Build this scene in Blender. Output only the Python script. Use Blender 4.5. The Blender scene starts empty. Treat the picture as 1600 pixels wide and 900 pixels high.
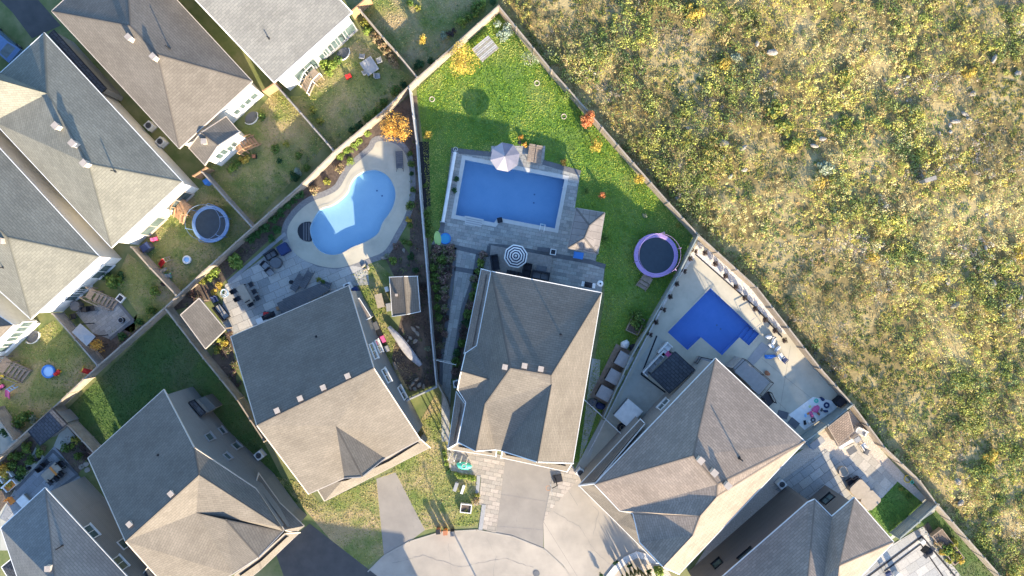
import bpy, math, random
import numpy as np
from mathutils import Vector, Matrix
from mathutils.geometry import tessellate_polygon

SC = bpy.context.scene
# ------------------------------------------------------------------ camera, sky, sun, exposure
H = 68.0                      # drone height above the lawns, metres
cam_d = bpy.data.cameras.new("camera"); cam = bpy.data.objects.new("camera", cam_d)
SC.collection.objects.link(cam); SC.camera = cam
cam.location = (0, 0, H); cam.rotation_euler = (0, 0, 0)
cam_d.sensor_width = 36; cam_d.lens = 36 * H / 100.0
cam_d.clip_start = 0.5; cam_d.clip_end = 600
SUN_EL = math.radians(17.3)
SUN_AZ = Vector((0.452, -0.892)).normalized()
wd = bpy.data.worlds.new("World"); SC.world = wd; wd.use_nodes = True
_n = wd.node_tree.nodes; _sky = _n.new("ShaderNodeTexSky"); _sky.sky_type = 'NISHITA'
_sky.sun_disc = False; _sky.sun_elevation = SUN_EL
_sky.sun_rotation = math.atan2(SUN_AZ.x, SUN_AZ.y)
_sky.air_density = 1.0; _sky.dust_density = 1.0; _sky.ozone_density = 4.0
wd.node_tree.links.new(_sky.outputs[0], _n["Background"].inputs[0])
_n["Background"].inputs[1].default_value = 0.15
sd = bpy.data.lights.new("sun", 'SUN'); sun = bpy.data.objects.new("sun", sd); SC.collection.objects.link(sun)
sd.energy = 4.7; sd.angle = math.radians(0.5); sd.color = (1.0, 0.83, 0.58)
_s = Vector((SUN_AZ.x * math.cos(SUN_EL), SUN_AZ.y * math.cos(SUN_EL), math.sin(SUN_EL)))
sun.rotation_euler = _s.to_track_quat('Z', 'Y').to_euler()
SC.view_settings.view_transform = 'Standard'; SC.view_settings.look = 'None'
SC.view_settings.exposure = 1.92; SC.view_settings.gamma = 1.0
SC.view_settings.use_curve_mapping = False

# ------------------------------------------------------------------ helpers
R = random.Random(11); NR = np.random.default_rng(11)
S = 16.0                      # ground: 16 photo pixels per metre

def W(px, py, z=0.0):
    k = (H - z) / H / S
    return Vector(((px - 800) * k, (450 - py) * k, z))
def G(pts, z=0.0, zt=None):
    """photo pixels of points seen at height zt -> ground footprint (x, y)"""
    return [W(p[0], p[1], z if zt is None else zt).xy for p in pts]
def ANG(dx, dy): return math.atan2(-dy, dx)

class MB:
    def __init__(s): s.v = []; s.f = []; s.col = None
    def add(s, vs, fs):
        o = len(s.v); s.v += [tuple(v) for v in vs]; s.f += [tuple(i + o for i in f) for f in fs]; return s
    def box(s, x, y, z, sx, sy, sz, rot=0.0, tilt=None):
        """centre x,y, bottom z"""
        vs = []
        for k in (0, 1):
            for a, b in ((-1, -1), (1, -1), (1, 1), (-1, 1)):
                vs.append(Vector((a * sx / 2, b * sy / 2, k * sz)))
        if tilt: m = Matrix.Rotation(tilt[0], 3, tilt[1]); vs = [m @ v for v in vs]
        c, sn = math.cos(rot), math.sin(rot)
        vs = [(x + v.x * c - v.y * sn, y + v.x * sn + v.y * c, z + v.z) for v in vs]
        return s.add(vs, [(3, 2, 1, 0), (4, 5, 6, 7), (0, 1, 5, 4), (1, 2, 6, 5), (2, 3, 7, 6), (3, 0, 4, 7)])
    def prism(s, poly, z0, z1, ztop=None):
        n = len(poly); tri = tessellate_polygon([[Vector((p[0], p[1], 0)) for p in poly]])
        vs = [(p[0], p[1], z0) for p in poly] + [(p[0], p[1], (ztop[i] if ztop else z1)) for i, p in enumerate(poly)]
        fs = []
        for t in tri:
            a, b, c = [Vector(poly[i][:2]) for i in t]
            if (b - a).cross(c - a) < 0: t = t[::-1]
            fs.append(tuple(i + n for i in t)); fs.append(tuple(t[::-1]))
        ccw = sum(poly[i][0] * poly[(i + 1) % n][1] - poly[(i + 1) % n][0] * poly[i][1] for i in range(n)) > 0
        for i in range(n):
            j = (i + 1) % n
            fs.append((i, j, j + n, i + n) if ccw else (j, i, i + n, j + n))
        return s.add(vs, fs)
    def tube(s, p0, p1, r0, r1=None, n=6):
        r1 = r0 if r1 is None else r1
        p0 = Vector(p0); p1 = Vector(p1); d = p1 - p0
        if d.length < 1e-6: return s
        q = d.to_track_quat('Z', 'Y'); vs = []
        for p, r in ((p0, r0), (p1, r1)):
            for i in range(n):
                a = 2 * math.pi * i / n; vs.append(p + q @ Vector((math.cos(a) * r, math.sin(a) * r, 0)))
        fs = [(i, (i + 1) % n, (i + 1) % n + n, i + n) for i in range(n)]
        fs += [tuple(range(n))[::-1], tuple(range(n, 2 * n))]
        return s.add(vs, fs)
    def lathe(s, prof, x=0, y=0, n=16, close=True):
        """prof: list of (r, z)"""
        o = []; vs = []
        for r, z in prof:
            for i in range(n):
                a = 2 * math.pi * i / n; vs.append((x + math.cos(a) * r, y + math.sin(a) * r, z))
        fs = []
        for k in range(len(prof) - 1):
            for i in range(n):
                j = (i + 1) % n; fs.append((k * n + i, k * n + j, (k + 1) * n + j, (k + 1) * n + i))
        if close:
            fs.append(tuple(range(n))[::-1]); fs.append(tuple((len(prof) - 1) * n + i for i in range(n)))
        return s.add(vs, fs)
    def torus(s, x, y, z, Rr, r, n=24, m=6, flat=1.0):
        vs = []; fs = []
        for i in range(n):
            a = 2 * math.pi * i / n
            for k in range(m):
                b = 2 * math.pi * k / m
                rr = Rr + math.cos(b) * r
                vs.append((x + math.cos(a) * rr, y + math.sin(a) * rr, z + math.sin(b) * r * flat))
        for i in range(n):
            for k in range(m):
                fs.append((i * m + k, ((i + 1) % n) * m + k, ((i + 1) % n) * m + (k + 1) % m, i * m + (k + 1) % m))
        return s.add(vs, fs)
    def blob(s, x, y, z, rx, ry, rz, seed=0, rough=.18, n=10, m=6, cut=-.3):
        rr = random.Random(seed); vs = []; fs = []
        ph = [rr.uniform(0, 6.28) for _ in range(6)]
        for k in range(m + 1):
            t = math.asin(cut) + (math.pi / 2 - math.asin(cut)) * k / m
            for i in range(n):
                a = 2 * math.pi * i / n
                q = 1 + rough * (math.sin(2 * a + ph[0]) + .7 * math.sin(3 * a + ph[1] + t * 2) + .5 * math.sin(5 * a + ph[2] - t * 3)) + rr.uniform(-rough, rough) * .5
                vs.append((x + math.cos(a) * math.cos(t) * rx * q, y + math.sin(a) * math.cos(t) * ry * q, z + math.sin(t) * rz * (1 + .3 * (q - 1))))
        for k in range(m):
            for i in range(n):
                j = (i + 1) % n; fs.append((k * n + i, k * n + j, (k + 1) * n + j, (k + 1) * n + i))
        fs.append(tuple(range(n))[::-1])
        return s.add(vs, fs)

def mesh_of(name, mb, mat, uv=None):
    me = bpy.data.meshes.new(name); me.from_pydata(mb.v, [], mb.f)
    if mat: me.materials.append(mat)
    me.update(); return me
def link(name, data, parent=None, loc=(0, 0, 0), rot=0.0):
    o = bpy.data.objects.new(name, data); SC.collection.objects.link(o)
    o.location = loc; o.rotation_euler = (0, 0, rot)
    if parent: o.parent = parent
    return o
def tag(o, label=None, cat=None, group=None, kind=None):
    if label: o["label"] = label
    if cat: o["category"] = cat
    if group: o["group"] = group
    if kind: o["kind"] = kind
    return o
def thing(name, label, cat, loc=(0, 0, 0), rot=0.0, group=None):
    return tag(link(name, None, None, loc, rot), label, cat, group)
def part(name, mb, mat, parent, loc=(0, 0, 0), rot=0.0, label=None, kind=None):
    return tag(link(name, mb if isinstance(mb, bpy.types.Mesh) else mesh_of(name, mb, mat), parent, loc, rot), label, None, None, kind)
def solo(name, mb, mat, label, cat, loc=(0, 0, 0), rot=0.0, group=None):
    return tag(part(name, mb, mat, None, loc, rot), label, cat, group)
def shift(mb, o):
    mb.v = [(a - o[0], b - o[1], c - o[2]) for a, b, c in mb.v]; return mb
def copy_tree(o, parent=None):
    c = o.copy(); SC.collection.objects.link(c)
    if parent is not None: c.parent = parent
    for ch in list(o.children): copy_tree(ch, c)
    return c
def place(proto, used, loc, rot, label, group=None, scale=None):
    """first call moves the prototype itself, later ones copy it with its parts"""
    o = proto if not used else copy_tree(proto)
    used.append(1)
    o.location = loc; o.rotation_euler = (0, 0, rot)
    if scale: o.scale = scale if hasattr(scale, '__len__') else (scale,) * 3
    o["label"] = label
    if group: o["group"] = group
    return o
ORD = ["first", "second", "third", "fourth", "fifth", "sixth", "seventh", "eighth", "ninth", "tenth", "eleventh", "twelfth",
       "thirteenth", "fourteenth", "fifteenth", "sixteenth", "seventeenth", "eighteenth", "nineteenth", "twentieth"]

# ------------------------------------------------------------------ materials
def rgb(h):
    return tuple(((int(h[i:i + 2], 16) / 255) ** 2.2) for i in (0, 2, 4))
def M(name, c1, c2=None, scale=3.0, detail=5, rough=.85, bump=0.0, bscale=20, metal=0.0, lo=.35, hi=.65, c3=None, s3=.35, spec=.3, mid=None, alpha=None, sheen=None):
    m = bpy.data.materials.new(name); m.use_nodes = True; nt = m.node_tree; N = nt.nodes; L = nt.links
    b = N["Principled BSDF"]; b.inputs["Roughness"].default_value = rough; b.inputs["Metallic"].default_value = metal
    b.inputs["Specular IOR Level"].default_value = spec
    g = N.new("ShaderNodeNewGeometry"); pos = g.outputs["Position"]
    if c2 is None: b.inputs["Base Color"].default_value = (*c1, 1)
    else:
        no = N.new("ShaderNodeTexNoise"); no.inputs["Scale"].default_value = scale; no.inputs["Detail"].default_value = detail
        no.inputs["Roughness"].default_value = .62
        L.new(pos, no.inputs["Vector"]); r = N.new("ShaderNodeValToRGB")
        r.color_ramp.elements[0].position = lo; r.color_ramp.elements[0].color = (*c1, 1)
        r.color_ramp.elements[1].position = hi; r.color_ramp.elements[1].color = (*c2, 1)
        if mid: e = r.color_ramp.elements.new((lo + hi) / 2); e.color = (*mid, 1)
        L.new(no.outputs[0], r.inputs[0]); out = r.outputs[0]
        if c3:
            n3 = N.new("ShaderNodeTexNoise"); n3.inputs["Scale"].default_value = s3; n3.inputs["Detail"].default_value = 6
            n3.inputs["Roughness"].default_value = .6
            L.new(pos, n3.inputs["Vector"]); r3 = N.new("ShaderNodeValToRGB")
            r3.color_ramp.elements[0].position = .47; r3.color_ramp.elements[1].position = .62
            L.new(n3.outputs[0], r3.inputs[0]); mx = N.new("ShaderNodeMix"); mx.data_type = 'RGBA'
            L.new(r3.outputs[0], mx.inputs[0]); L.new(out, mx.inputs[6]); mx.inputs[7].default_value = (*c3, 1); out = mx.outputs[2]
        L.new(out, b.inputs["Base Color"])
    if bump:
        nb = N.new("ShaderNodeTexNoise"); nb.inputs["Scale"].default_value = bscale; nb.inputs["Detail"].default_value = 4
        L.new(pos, nb.inputs["Vector"]); bp = N.new("ShaderNodeBump"); bp.inputs["Strength"].default_value = bump; bp.inputs["Distance"].default_value = .05
        L.new(nb.outputs[0], bp.inputs["Height"]); L.new(bp.outputs[0], b.inputs["Normal"])
    return m
def MCOL(name, rough=.9, var=0.0, vscale=6, bump=0, spec=.2, trans=0.0):
    """colour from the point/corner attribute Col"""
    m = bpy.data.materials.new(name); m.use_nodes = True; nt = m.node_tree; N = nt.nodes; L = nt.links
    b = N["Principled BSDF"]; b.inputs["Roughness"].default_value = rough; b.inputs["Specular IOR Level"].default_value = spec
    a = N.new("ShaderNodeAttribute"); a.attribute_name = "Col"; out = a.outputs["Color"]
    if var:
        g = N.new("ShaderNodeNewGeometry"); no = N.new("ShaderNodeTexNoise"); no.inputs["Scale"].default_value = vscale; no.inputs["Detail"].default_value = 5
        L.new(g.outputs["Position"], no.inputs["Vector"]); mr = N.new("ShaderNodeMapRange")
        mr.inputs[1].default_value = .3; mr.inputs[2].default_value = .7; mr.inputs[3].default_value = 1 - var; mr.inputs[4].default_value = 1 + var
        L.new(no.outputs[0], mr.inputs[0]); h = N.new("ShaderNodeVectorMath"); h.operation = 'SCALE'
        L.new(out, h.inputs[0]); L.new(mr.outputs[0], h.inputs["Scale"]); out = h.outputs[0]
    L.new(out, b.inputs["Base Color"])
    if trans:
        t = N.new("ShaderNodeBsdfTranslucent"); L.new(out, t.inputs[0]); mx = N.new("ShaderNodeMixShader"); mx.inputs[0].default_value = trans
        L.new(b.outputs[0], mx.inputs[1]); L.new(t.outputs[0], mx.inputs[2]); L.new(mx.outputs[0], N["Material Output"].inputs[0])
    return m
def MBRICK(name, c1, c2, mort, w, h, ms=.02, rough=.9, bump=.5, off=.5, nvar=.25, nscale=.7, big=None):
    """shingles / siding / brickwork on UVs in metres"""
    m = bpy.data.materials.new(name); m.use_nodes = True; nt = m.node_tree; N = nt.nodes; L = nt.links
    b = N["Principled BSDF"]; b.inputs["Roughness"].default_value = rough; b.inputs["Specular IOR Level"].default_value = .15
    uv = N.new("ShaderNodeUVMap"); br = N.new("ShaderNodeTexBrick"); L.new(uv.outputs[0], br.inputs["Vector"])
    br.offset = off; br.inputs["Scale"].default_value = 1; br.inputs["Brick Width"].default_value = w; br.inputs["Row Height"].default_value = h
    br.inputs["Mortar Size"].default_value = ms; br.inputs["Mortar Smooth"].default_value = .3; br.inputs["Bias"].default_value = 0
    br.inputs["Color1"].default_value = (*c1, 1); br.inputs["Color2"].default_value = (*c2, 1); br.inputs["Mortar"].default_value = (*mort, 1)
    g = N.new("ShaderNodeNewGeometry"); no = N.new("ShaderNodeTexNoise"); no.inputs["Scale"].default_value = nscale; no.inputs["Detail"].default_value = 8
    no.inputs["Roughness"].default_value = .7
    L.new(g.outputs["Position"], no.inputs["Vector"]); mr = N.new("ShaderNodeMapRange")
    mr.inputs[1].default_value = .3; mr.inputs[2].default_value = .7; mr.inputs[3].default_value = 1 - nvar; mr.inputs[4].default_value = 1 + nvar
    L.new(no.outputs[0], mr.inputs[0]); h_ = N.new("ShaderNodeVectorMath"); h_.operation = 'SCALE'
    L.new(br.outputs[0], h_.inputs[0]); L.new(mr.outputs[0], h_.inputs["Scale"]); L.new(h_.outputs[0], b.inputs["Base Color"])
    # lapped rows: a saw tooth up the slope, plus granules
    sp = N.new("ShaderNodeSeparateXYZ"); L.new(uv.outputs[0], sp.inputs[0])
    dv = N.new("ShaderNodeMath"); dv.operation = 'DIVIDE'; dv.inputs[1].default_value = h; L.new(sp.outputs[1], dv.inputs[0])
    fr = N.new("ShaderNodeMath"); fr.operation = 'FRACT'; L.new(dv.outputs[0], fr.inputs[0])
    n2 = N.new("ShaderNodeTexNoise"); n2.inputs["Scale"].default_value = 9; n2.inputs["Detail"].default_value = 3; L.new(g.outputs["Position"], n2.inputs["Vector"])
    ma = N.new("ShaderNodeMath"); ma.operation = 'SUBTRACT'; L.new(n2.outputs[0], ma.inputs[0]); L.new(fr.outputs[0], ma.inputs[1])
    bp = N.new("ShaderNodeBump"); bp.inputs["Strength"].default_value = bump; bp.inputs["Distance"].default_value = .03
    L.new(ma.outputs[0], bp.inputs["Height"]); L.new(bp.outputs[0], b.inputs["Normal"])
    return m

m_sh_tan = MBRICK("shingle_tan", (0.165, 0.146, 0.123), (0.143, 0.126, 0.106), (0.112, 0.098, 0.084), .5, .21, .02, bump=.3, nvar=.16, nscale=.4)
m_sh_grey = MBRICK("shingle_grey", (0.187, 0.185, 0.174), (0.155, 0.154, 0.148), (0.120, 0.120, 0.116), .5, .21, .02, bump=.3, nvar=.16, nscale=.4)
m_sh_green = MBRICK("shingle_greygreen", (0.204, 0.197, 0.162), (0.170, 0.165, 0.138), (0.132, 0.129, 0.107), .5, .21, .02, bump=.3, nvar=.16, nscale=.4)
m_sh_brown = MBRICK("shingle_brown", (0.270, 0.218, 0.177), (0.214, 0.174, 0.143), (0.167, 0.136, 0.112), .5, .21, .02, bump=.3, nvar=.16, nscale=.4)
m_sh_dark = MBRICK("shingle_charcoal", (.07, .078, .09), (.05, .056, .068), (.03, .03, .035), .5, .28, .03, bump=.6)
m_sid_grey = MBRICK("siding_grey", (.21, .21, .20), (.20, .20, .19), (.13, .13, .12), 8, .2, .012, bump=.5, nvar=.06)
m_sid_white = MBRICK("siding_cream", (.66, .63, .57), (.64, .61, .55), (.5, .47, .42), 8, .2, .012, bump=.4, nvar=.05)
m_sid_taupe = MBRICK("siding_taupe", (0.266, 0.252, 0.231), (0.252, 0.238, 0.217), (0.168, 0.154, 0.140), 8, .2, .012, bump=.5, nvar=.06)
m_sid_brown = MBRICK("siding_brown", (0.178, 0.155, 0.139), (0.163, 0.143, 0.129), (0.109, 0.093, 0.085), 8, .2, .012, bump=.5, nvar=.06)
m_white = M("white_vinyl", (.72, .71, .68), (.62, .61, .58), 2, rough=.5)
m_trim_tan = M("tan_trim", (.5, .43, .36), (.42, .36, .3), 2, rough=.6)
m_wood = M("weathered_wood", (.30, .235, .18), (.21, .165, .13), 4, bump=.3)
m_wood_new = M("orange_cedar", (.42, .25, .14), (.33, .19, .11), 4, bump=.3)
m_wood_grey = M("grey_wood", (.32, .29, .265), (.23, .21, .19), 4, bump=.3)
m_fence = M("fence_tan", (0.367, 0.308, 0.243), (0.259, 0.216, 0.173), 1.6, bump=.25)
m_fence_gr = M("fence_greenish", (.26, .275, .25), (.215, .23, .21), .9, bump=.2)
m_fence_w = M("fence_pale_grey", (.40, .40, .39), (.33, .33, .33), 1.2, bump=.1, rough=.6)
m_glass = M("window_glass", (.05, .075, .08), (.10, .14, .14), 1.4, rough=.06, spec=.8)
m_metal = M("dark_metal", (.035, .038, .045), rough=.45, metal=.6)
m_steel = M("steel", (.5, .5, .5), rough=.3, metal=.9)
m_conc = M("pale_concrete", (0.445, 0.410, 0.327), (0.375, 0.348, 0.277), .8, c3=(0.481, 0.438, 0.341), s3=.25, bump=.1)
m_conc_blue = M("exposed_concrete", (0.395, 0.390, 0.341), (0.326, 0.326, 0.286), 1.2, c3=(0.419, 0.407, 0.352), bump=.1)
m_asph = M("street_asphalt", (0.281, 0.250, 0.212), (0.342, 0.302, 0.252), .5, detail=9, c3=(0.395, 0.346, 0.287), s3=.16, bump=.2, bscale=30)
m_asph_d = M("driveway_asphalt", (.062, .06, .06), (.085, .08, .077), .8, detail=8, bump=.2, bscale=30)
m_asph_m = M("aged_driveway", (0.219, 0.198, 0.176), (0.262, 0.238, 0.209), .6, detail=8, bump=.2, bscale=30)
m_kerb = M("kerb_concrete", (0.363, 0.328, 0.285), (0.311, 0.285, 0.242), 2)
m_soil = M("mulch_soil", (.06, .045, .037), (.12, .09, .07), 5, bump=.8, bscale=12, c3=(.16, .12, .09), s3=.6)
m_mulch_dk = M("black_mulch", (.012, .013, .016), (.03, .03, .034), 6, bump=.9, bscale=14)
m_ground = M("yard_ground", (0.099, 0.133, 0.042), (0.159, 0.172, 0.066), .9, detail=7, bump=.5, c3=(0.225, 0.212, 0.102), s3=.22)
m_lush = M("lush_lawn", (0.081, 0.166, 0.024), (0.114, 0.207, 0.033), .5, detail=8, bump=.5, bscale=9, c3=(0.140, 0.207, 0.049), s3=.3)  # soil green kept darker than the blades, micro-shadow between tufts put into the colour
m_dry = M("dry_lawn", (0.124, 0.167, 0.041), (0.248, 0.230, 0.083), .55, detail=8, bump=.6, bscale=9, c3=(0.350, 0.264, 0.140), s3=.28)
m_deep = M("deep_green_lawn", (0.050, 0.100, 0.024), (0.075, 0.125, 0.030), .5, detail=8, bump=.6, bscale=9, c3=(0.100, 0.120, 0.045), s3=.3)  # a deeper green than the other lawns
m_gravel = M("pea_gravel", (0.360, 0.300, 0.240), (0.624, 0.540, 0.456), 9, detail=6, bump=1.0, bscale=11, lo=.3, hi=.7)
m_wgravel = M("white_gravel", (.42, .39, .36), (.72, .69, .65), 7, detail=6, bump=1.0, bscale=9, lo=.3, hi=.7)
m_meadow = M("meadow_floor", (0.128, 0.098, 0.039), (0.240, 0.181, 0.068), .8, detail=8, bump=.8, bscale=5, c3=(0.367, 0.286, 0.137), s3=.2)
m_paver = MCOL("paver_grey", rough=.85, var=.12, vscale=8)
m_leaf = MCOL("leaves", rough=.75, trans=.25)
m_liner = M("pool_liner", (0.175, 0.293, 0.453), (0.203, 0.317, 0.479), .8)
m_liner_k = M("pool_liner_pale", (0.342, 0.454, 0.562), (0.380, 0.492, 0.590), .8)
m_liner_d = M("pool_liner_deep", (0.072, 0.173, 0.465), (0.090, 0.194, 0.503), .8)
m_coping = M("white_coping", (.50, .49, .46), (.45, .44, .41), 2)
m_stone = M("pale_rock", (0.230, 0.203, 0.169), (0.319, 0.289, 0.252), 3, bump=.6, bscale=6)
m_black = M("black_fabric", (.014, .016, .022), (.022, .024, .032), 3, rough=.9)
m_navy = M("navy_cloth", (.02, .035, .10), (.028, .045, .12), 3)
m_bluepad = M("blue_pad", (0.130, 0.220, 0.383), (0.169, 0.264, 0.425), 3, rough=.5)
m_purple = M("purple_pad", (0.320, 0.210, 0.427), (0.360, 0.252, 0.475), 3, rough=.5)
m_red = M("red_plastic", (.5, .03, .03), rough=.4)
m_pink = M("pink_plastic", (.6, .12, .28), rough=.4)
m_blue = M("blue_plastic", (.05, .2, .55), rough=.4)
m_lblue = M("light_blue_plastic", (.3, .5, .75), rough=.4)
m_teal = M("teal_plastic", (.08, .5, .36), rough=.45)
m_lime = M("lime_float", (.45, .6, .2), rough=.5)
m_cyan = M("cyan_float", (.05, .3, .5), rough=.5)
m_yellow = M("yellow_plastic", (.7, .5, .06), rough=.45)
m_orange = M("orange_plastic", (.6, .22, .04), rough=.5)
m_tanc = M("tan_cover", (.36, .30, .235), (.31, .26, .2), 2.5, bump=.3, bscale=5)
m_greyc = M("grey_cushion", (.12, .125, .135), (.095, .1, .11), 3)
m_lgrey = M("light_grey", (.3, .3, .3), (.26, .26, .265), 3)
m_tarp = M("grey_tarp", (.42, .41, .42), (.32, .31, .32), 2.5, bump=.6, bscale=4)
m_umb = M("grey_canopy", (0.170, 0.170, 0.221), (0.136, 0.140, 0.178), 2)
m_umb_l = M("pale_canopy", (0.360, 0.331, 0.352), (0.317, 0.295, 0.320), 2)
m_bark = M("bark", (.10, .075, .055), (.06, .045, .035), 8, bump=.5)
m_terra = M("terracotta", (.35, .14, .07), rough=.8)

def water_mat(name, tint):
    m = bpy.data.materials.new(name); m.use_nodes = True; nt = m.node_tree; N = nt.nodes; L = nt.links
    N.remove(N["Principled BSDF"])
    t = N.new("ShaderNodeBsdfTransparent"); t.inputs[0].default_value = (*tint, 1)
    g = N.new("ShaderNodeBsdfGlossy"); g.inputs[0].default_value = (1, 1, 1, 1); g.inputs[1].default_value = .08
    no = N.new("ShaderNodeTexNoise"); no.inputs["Scale"].default_value = 2.2; no.inputs["Detail"].default_value = 4
    ge = N.new("ShaderNodeNewGeometry"); L.new(ge.outputs["Position"], no.inputs["Vector"])
    bp = N.new("ShaderNodeBump"); bp.inputs["Strength"].default_value = .25; bp.inputs["Distance"].default_value = .05
    L.new(no.outputs[0], bp.inputs["Height"]); L.new(bp.outputs[0], g.inputs["Normal"])
    dt = N.new("ShaderNodeVectorMath"); dt.operation = 'DOT_PRODUCT'; L.new(ge.outputs["Incoming"], dt.inputs[0]); L.new(bp.outputs[0], dt.inputs[1])
    def mt(op, a, b=None, v=None):
        q = N.new("ShaderNodeMath"); q.operation = op; L.new(a, q.inputs[0])
        if v is not None: q.inputs[1].default_value = v
        return q.outputs[0]
    ab = mt('ABSOLUTE', dt.outputs["Value"]); iv = N.new("ShaderNodeMath"); iv.operation = 'SUBTRACT'; iv.inputs[0].default_value = 1; L.new(ab, iv.inputs[1])
    fr = N.new("ShaderNodeMath"); fr.operation = 'MULTIPLY_ADD'; L.new(mt('POWER', iv.outputs[0], v=4.5), fr.inputs[0]); fr.inputs[1].default_value = .6; fr.inputs[2].default_value = .03
    mx = N.new("ShaderNodeMixShader"); L.new(fr.outputs[0], mx.inputs[0]); L.new(t.outputs[0], mx.inputs[1]); L.new(g.outputs[0], mx.inputs[2])
    L.new(mx.outputs[0], N["Material Output"].inputs[0]); return m
m_water = water_mat("pool_water", (.80, .93, .98))
def lin(p, c): return [tuple(c[i] * (1 - p) + 0 * p for i in range(3))]

# ------------------------------------------------------------------ numpy noise and leaf clouds
def vnoise(x, y, sc, seed, oct_=3):
    out = np.zeros_like(x); amp = 1; tot = 0
    for o in range(oct_):
        rg = np.random.default_rng(seed + o * 17); g = rg.random((64, 64))
        u = x / sc; v = y / sc; i = np.floor(u).astype(int); j = np.floor(v).astype(int); fu = u - i; fv = v - j
        fu = fu * fu * (3 - 2 * fu); fv = fv * fv * (3 - 2 * fv)
        a = g[i % 64, j % 64]; b = g[(i + 1) % 64, j % 64]; c = g[i % 64, (j + 1) % 64]; d = g[(i + 1) % 64, (j + 1) % 64]
        out += amp * ((a * (1 - fu) + b * fu) * (1 - fv) + (c * (1 - fu) + d * fu) * fv); tot += amp; amp *= .5; sc = sc / 2.1
    return out / tot
def quads_mesh(name, c, nrm, size, asp, col, mat):
    """c (n,3) centres, nrm (n,3) normals, size (n,), col (n,3)"""
    n = len(c); nrm = nrm / np.linalg.norm(nrm, axis=1, keepdims=True)
    t = NR.normal(size=(n, 3)); t -= (t * nrm).sum(1, keepdims=True) * nrm; t /= np.linalg.norm(t, axis=1, keepdims=True)
    b = np.cross(nrm, t); s = size[:, None] * .5
    V = np.stack([c - t * s * asp, c - b * s, c + t * s * asp, c + b * s], 1).reshape(-1, 3)
    me = bpy.data.meshes.new(name); me.vertices.add(4 * n); me.vertices.foreach_set("co", V.astype(np.float32).ravel())
    me.loops.add(4 * n); me.loops.foreach_set("vertex_index", np.arange(4 * n, dtype=np.int32))
    me.polygons.add(n); me.polygons.foreach_set("loop_start", np.arange(0, 4 * n, 4, dtype=np.int32))
    me.polygons.foreach_set("loop_total", np.full(n, 4, dtype=np.int32))
    a = me.color_attributes.new("Col", 'FLOAT_COLOR', 'POINT')
    C = np.ones((n, 4, 4), np.float32); C[:, :, :3] = col[:, None, :]; a.data.foreach_set("color", C.ravel())
    me.materials.append(mat); me.update(); me.validate(); return me
def crown_mesh(name, n, pal, leaf=.16, shape='ball', clumps=9, seed=1, spread=.55):
    """unit crown (radius 1, height ~1..) of leaf quads in clumps; pal: list of colours"""
    rg = np.random.default_rng(seed); pal = np.array(pal)
    a = rg.uniform(0, 6.283, clumps); zc = rg.uniform(.15, .95, clumps); rr = rg.uniform(.15, .78, clumps)
    if shape == 'cone': rr = (1 - zc) * .65; cr = .30 + .25 * (1 - zc)
    elif shape == 'ball': rr = rr * np.sqrt(np.clip(1.15 - (zc - .45) ** 2 * 2.4, .1, 1)); cr = rg.uniform(.26, .46, clumps)
    else: zc *= .4; cr = rg.uniform(.22, .4, clumps)
    cc = np.stack([np.cos(a) * rr, np.sin(a) * rr, zc], 1)
    k = rg.integers(0, clumps, n); d = rg.normal(size=(n, 3)); d /= np.linalg.norm(d, axis=1, keepdims=True)
    d[:, 2] = np.abs(d[:, 2]) * np.where(rg.random(n) < .8, 1, -1)
    p = cc[k] + d * cr[k][:, None] * rg.uniform(.7, 1.08, (n, 1))
    if shape == 'low': p[:, 2] *= .7
    p[:, 2] = np.maximum(p[:, 2], .02)
    col = pal[rg.integers(0, len(pal), n)] * rg.uniform(.75, 1.25, (n, 1)) * rg.uniform(.85, 1.12, clumps)[k][:, None]
    nr = d + rg.normal(size=(n, 3)) * .55
    return quads_mesh(name, p, nr, leaf * rg.uniform(.6, 1.3, n), .75, col, m_leaf)

def inpoly(x, y, poly):
    n = len(poly); r = np.zeros(len(x), bool); j = n - 1
    for i in range(n):
        xi, yi = poly[i]; xj, yj = poly[j]
        c = ((yi > y) != (yj > y)) & (x < (xj - xi) * (y - yi) / (yj - yi + 1e-12) + xi)
        r ^= c; j = i
    return r
def sample(poly, dens, rg, holes=()):
    P = np.array([tuple(p) for p in poly]); lo = P.min(0); hi = P.max(0)
    n = int((hi[0] - lo[0]) * (hi[1] - lo[1]) * dens); x = rg.uniform(lo[0], hi[0], n); y = rg.uniform(lo[1], hi[1], n)
    k = inpoly(x, y, poly)
    for h in holes: k &= ~inpoly(x, y, h)
    return x[k], y[k]

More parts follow.
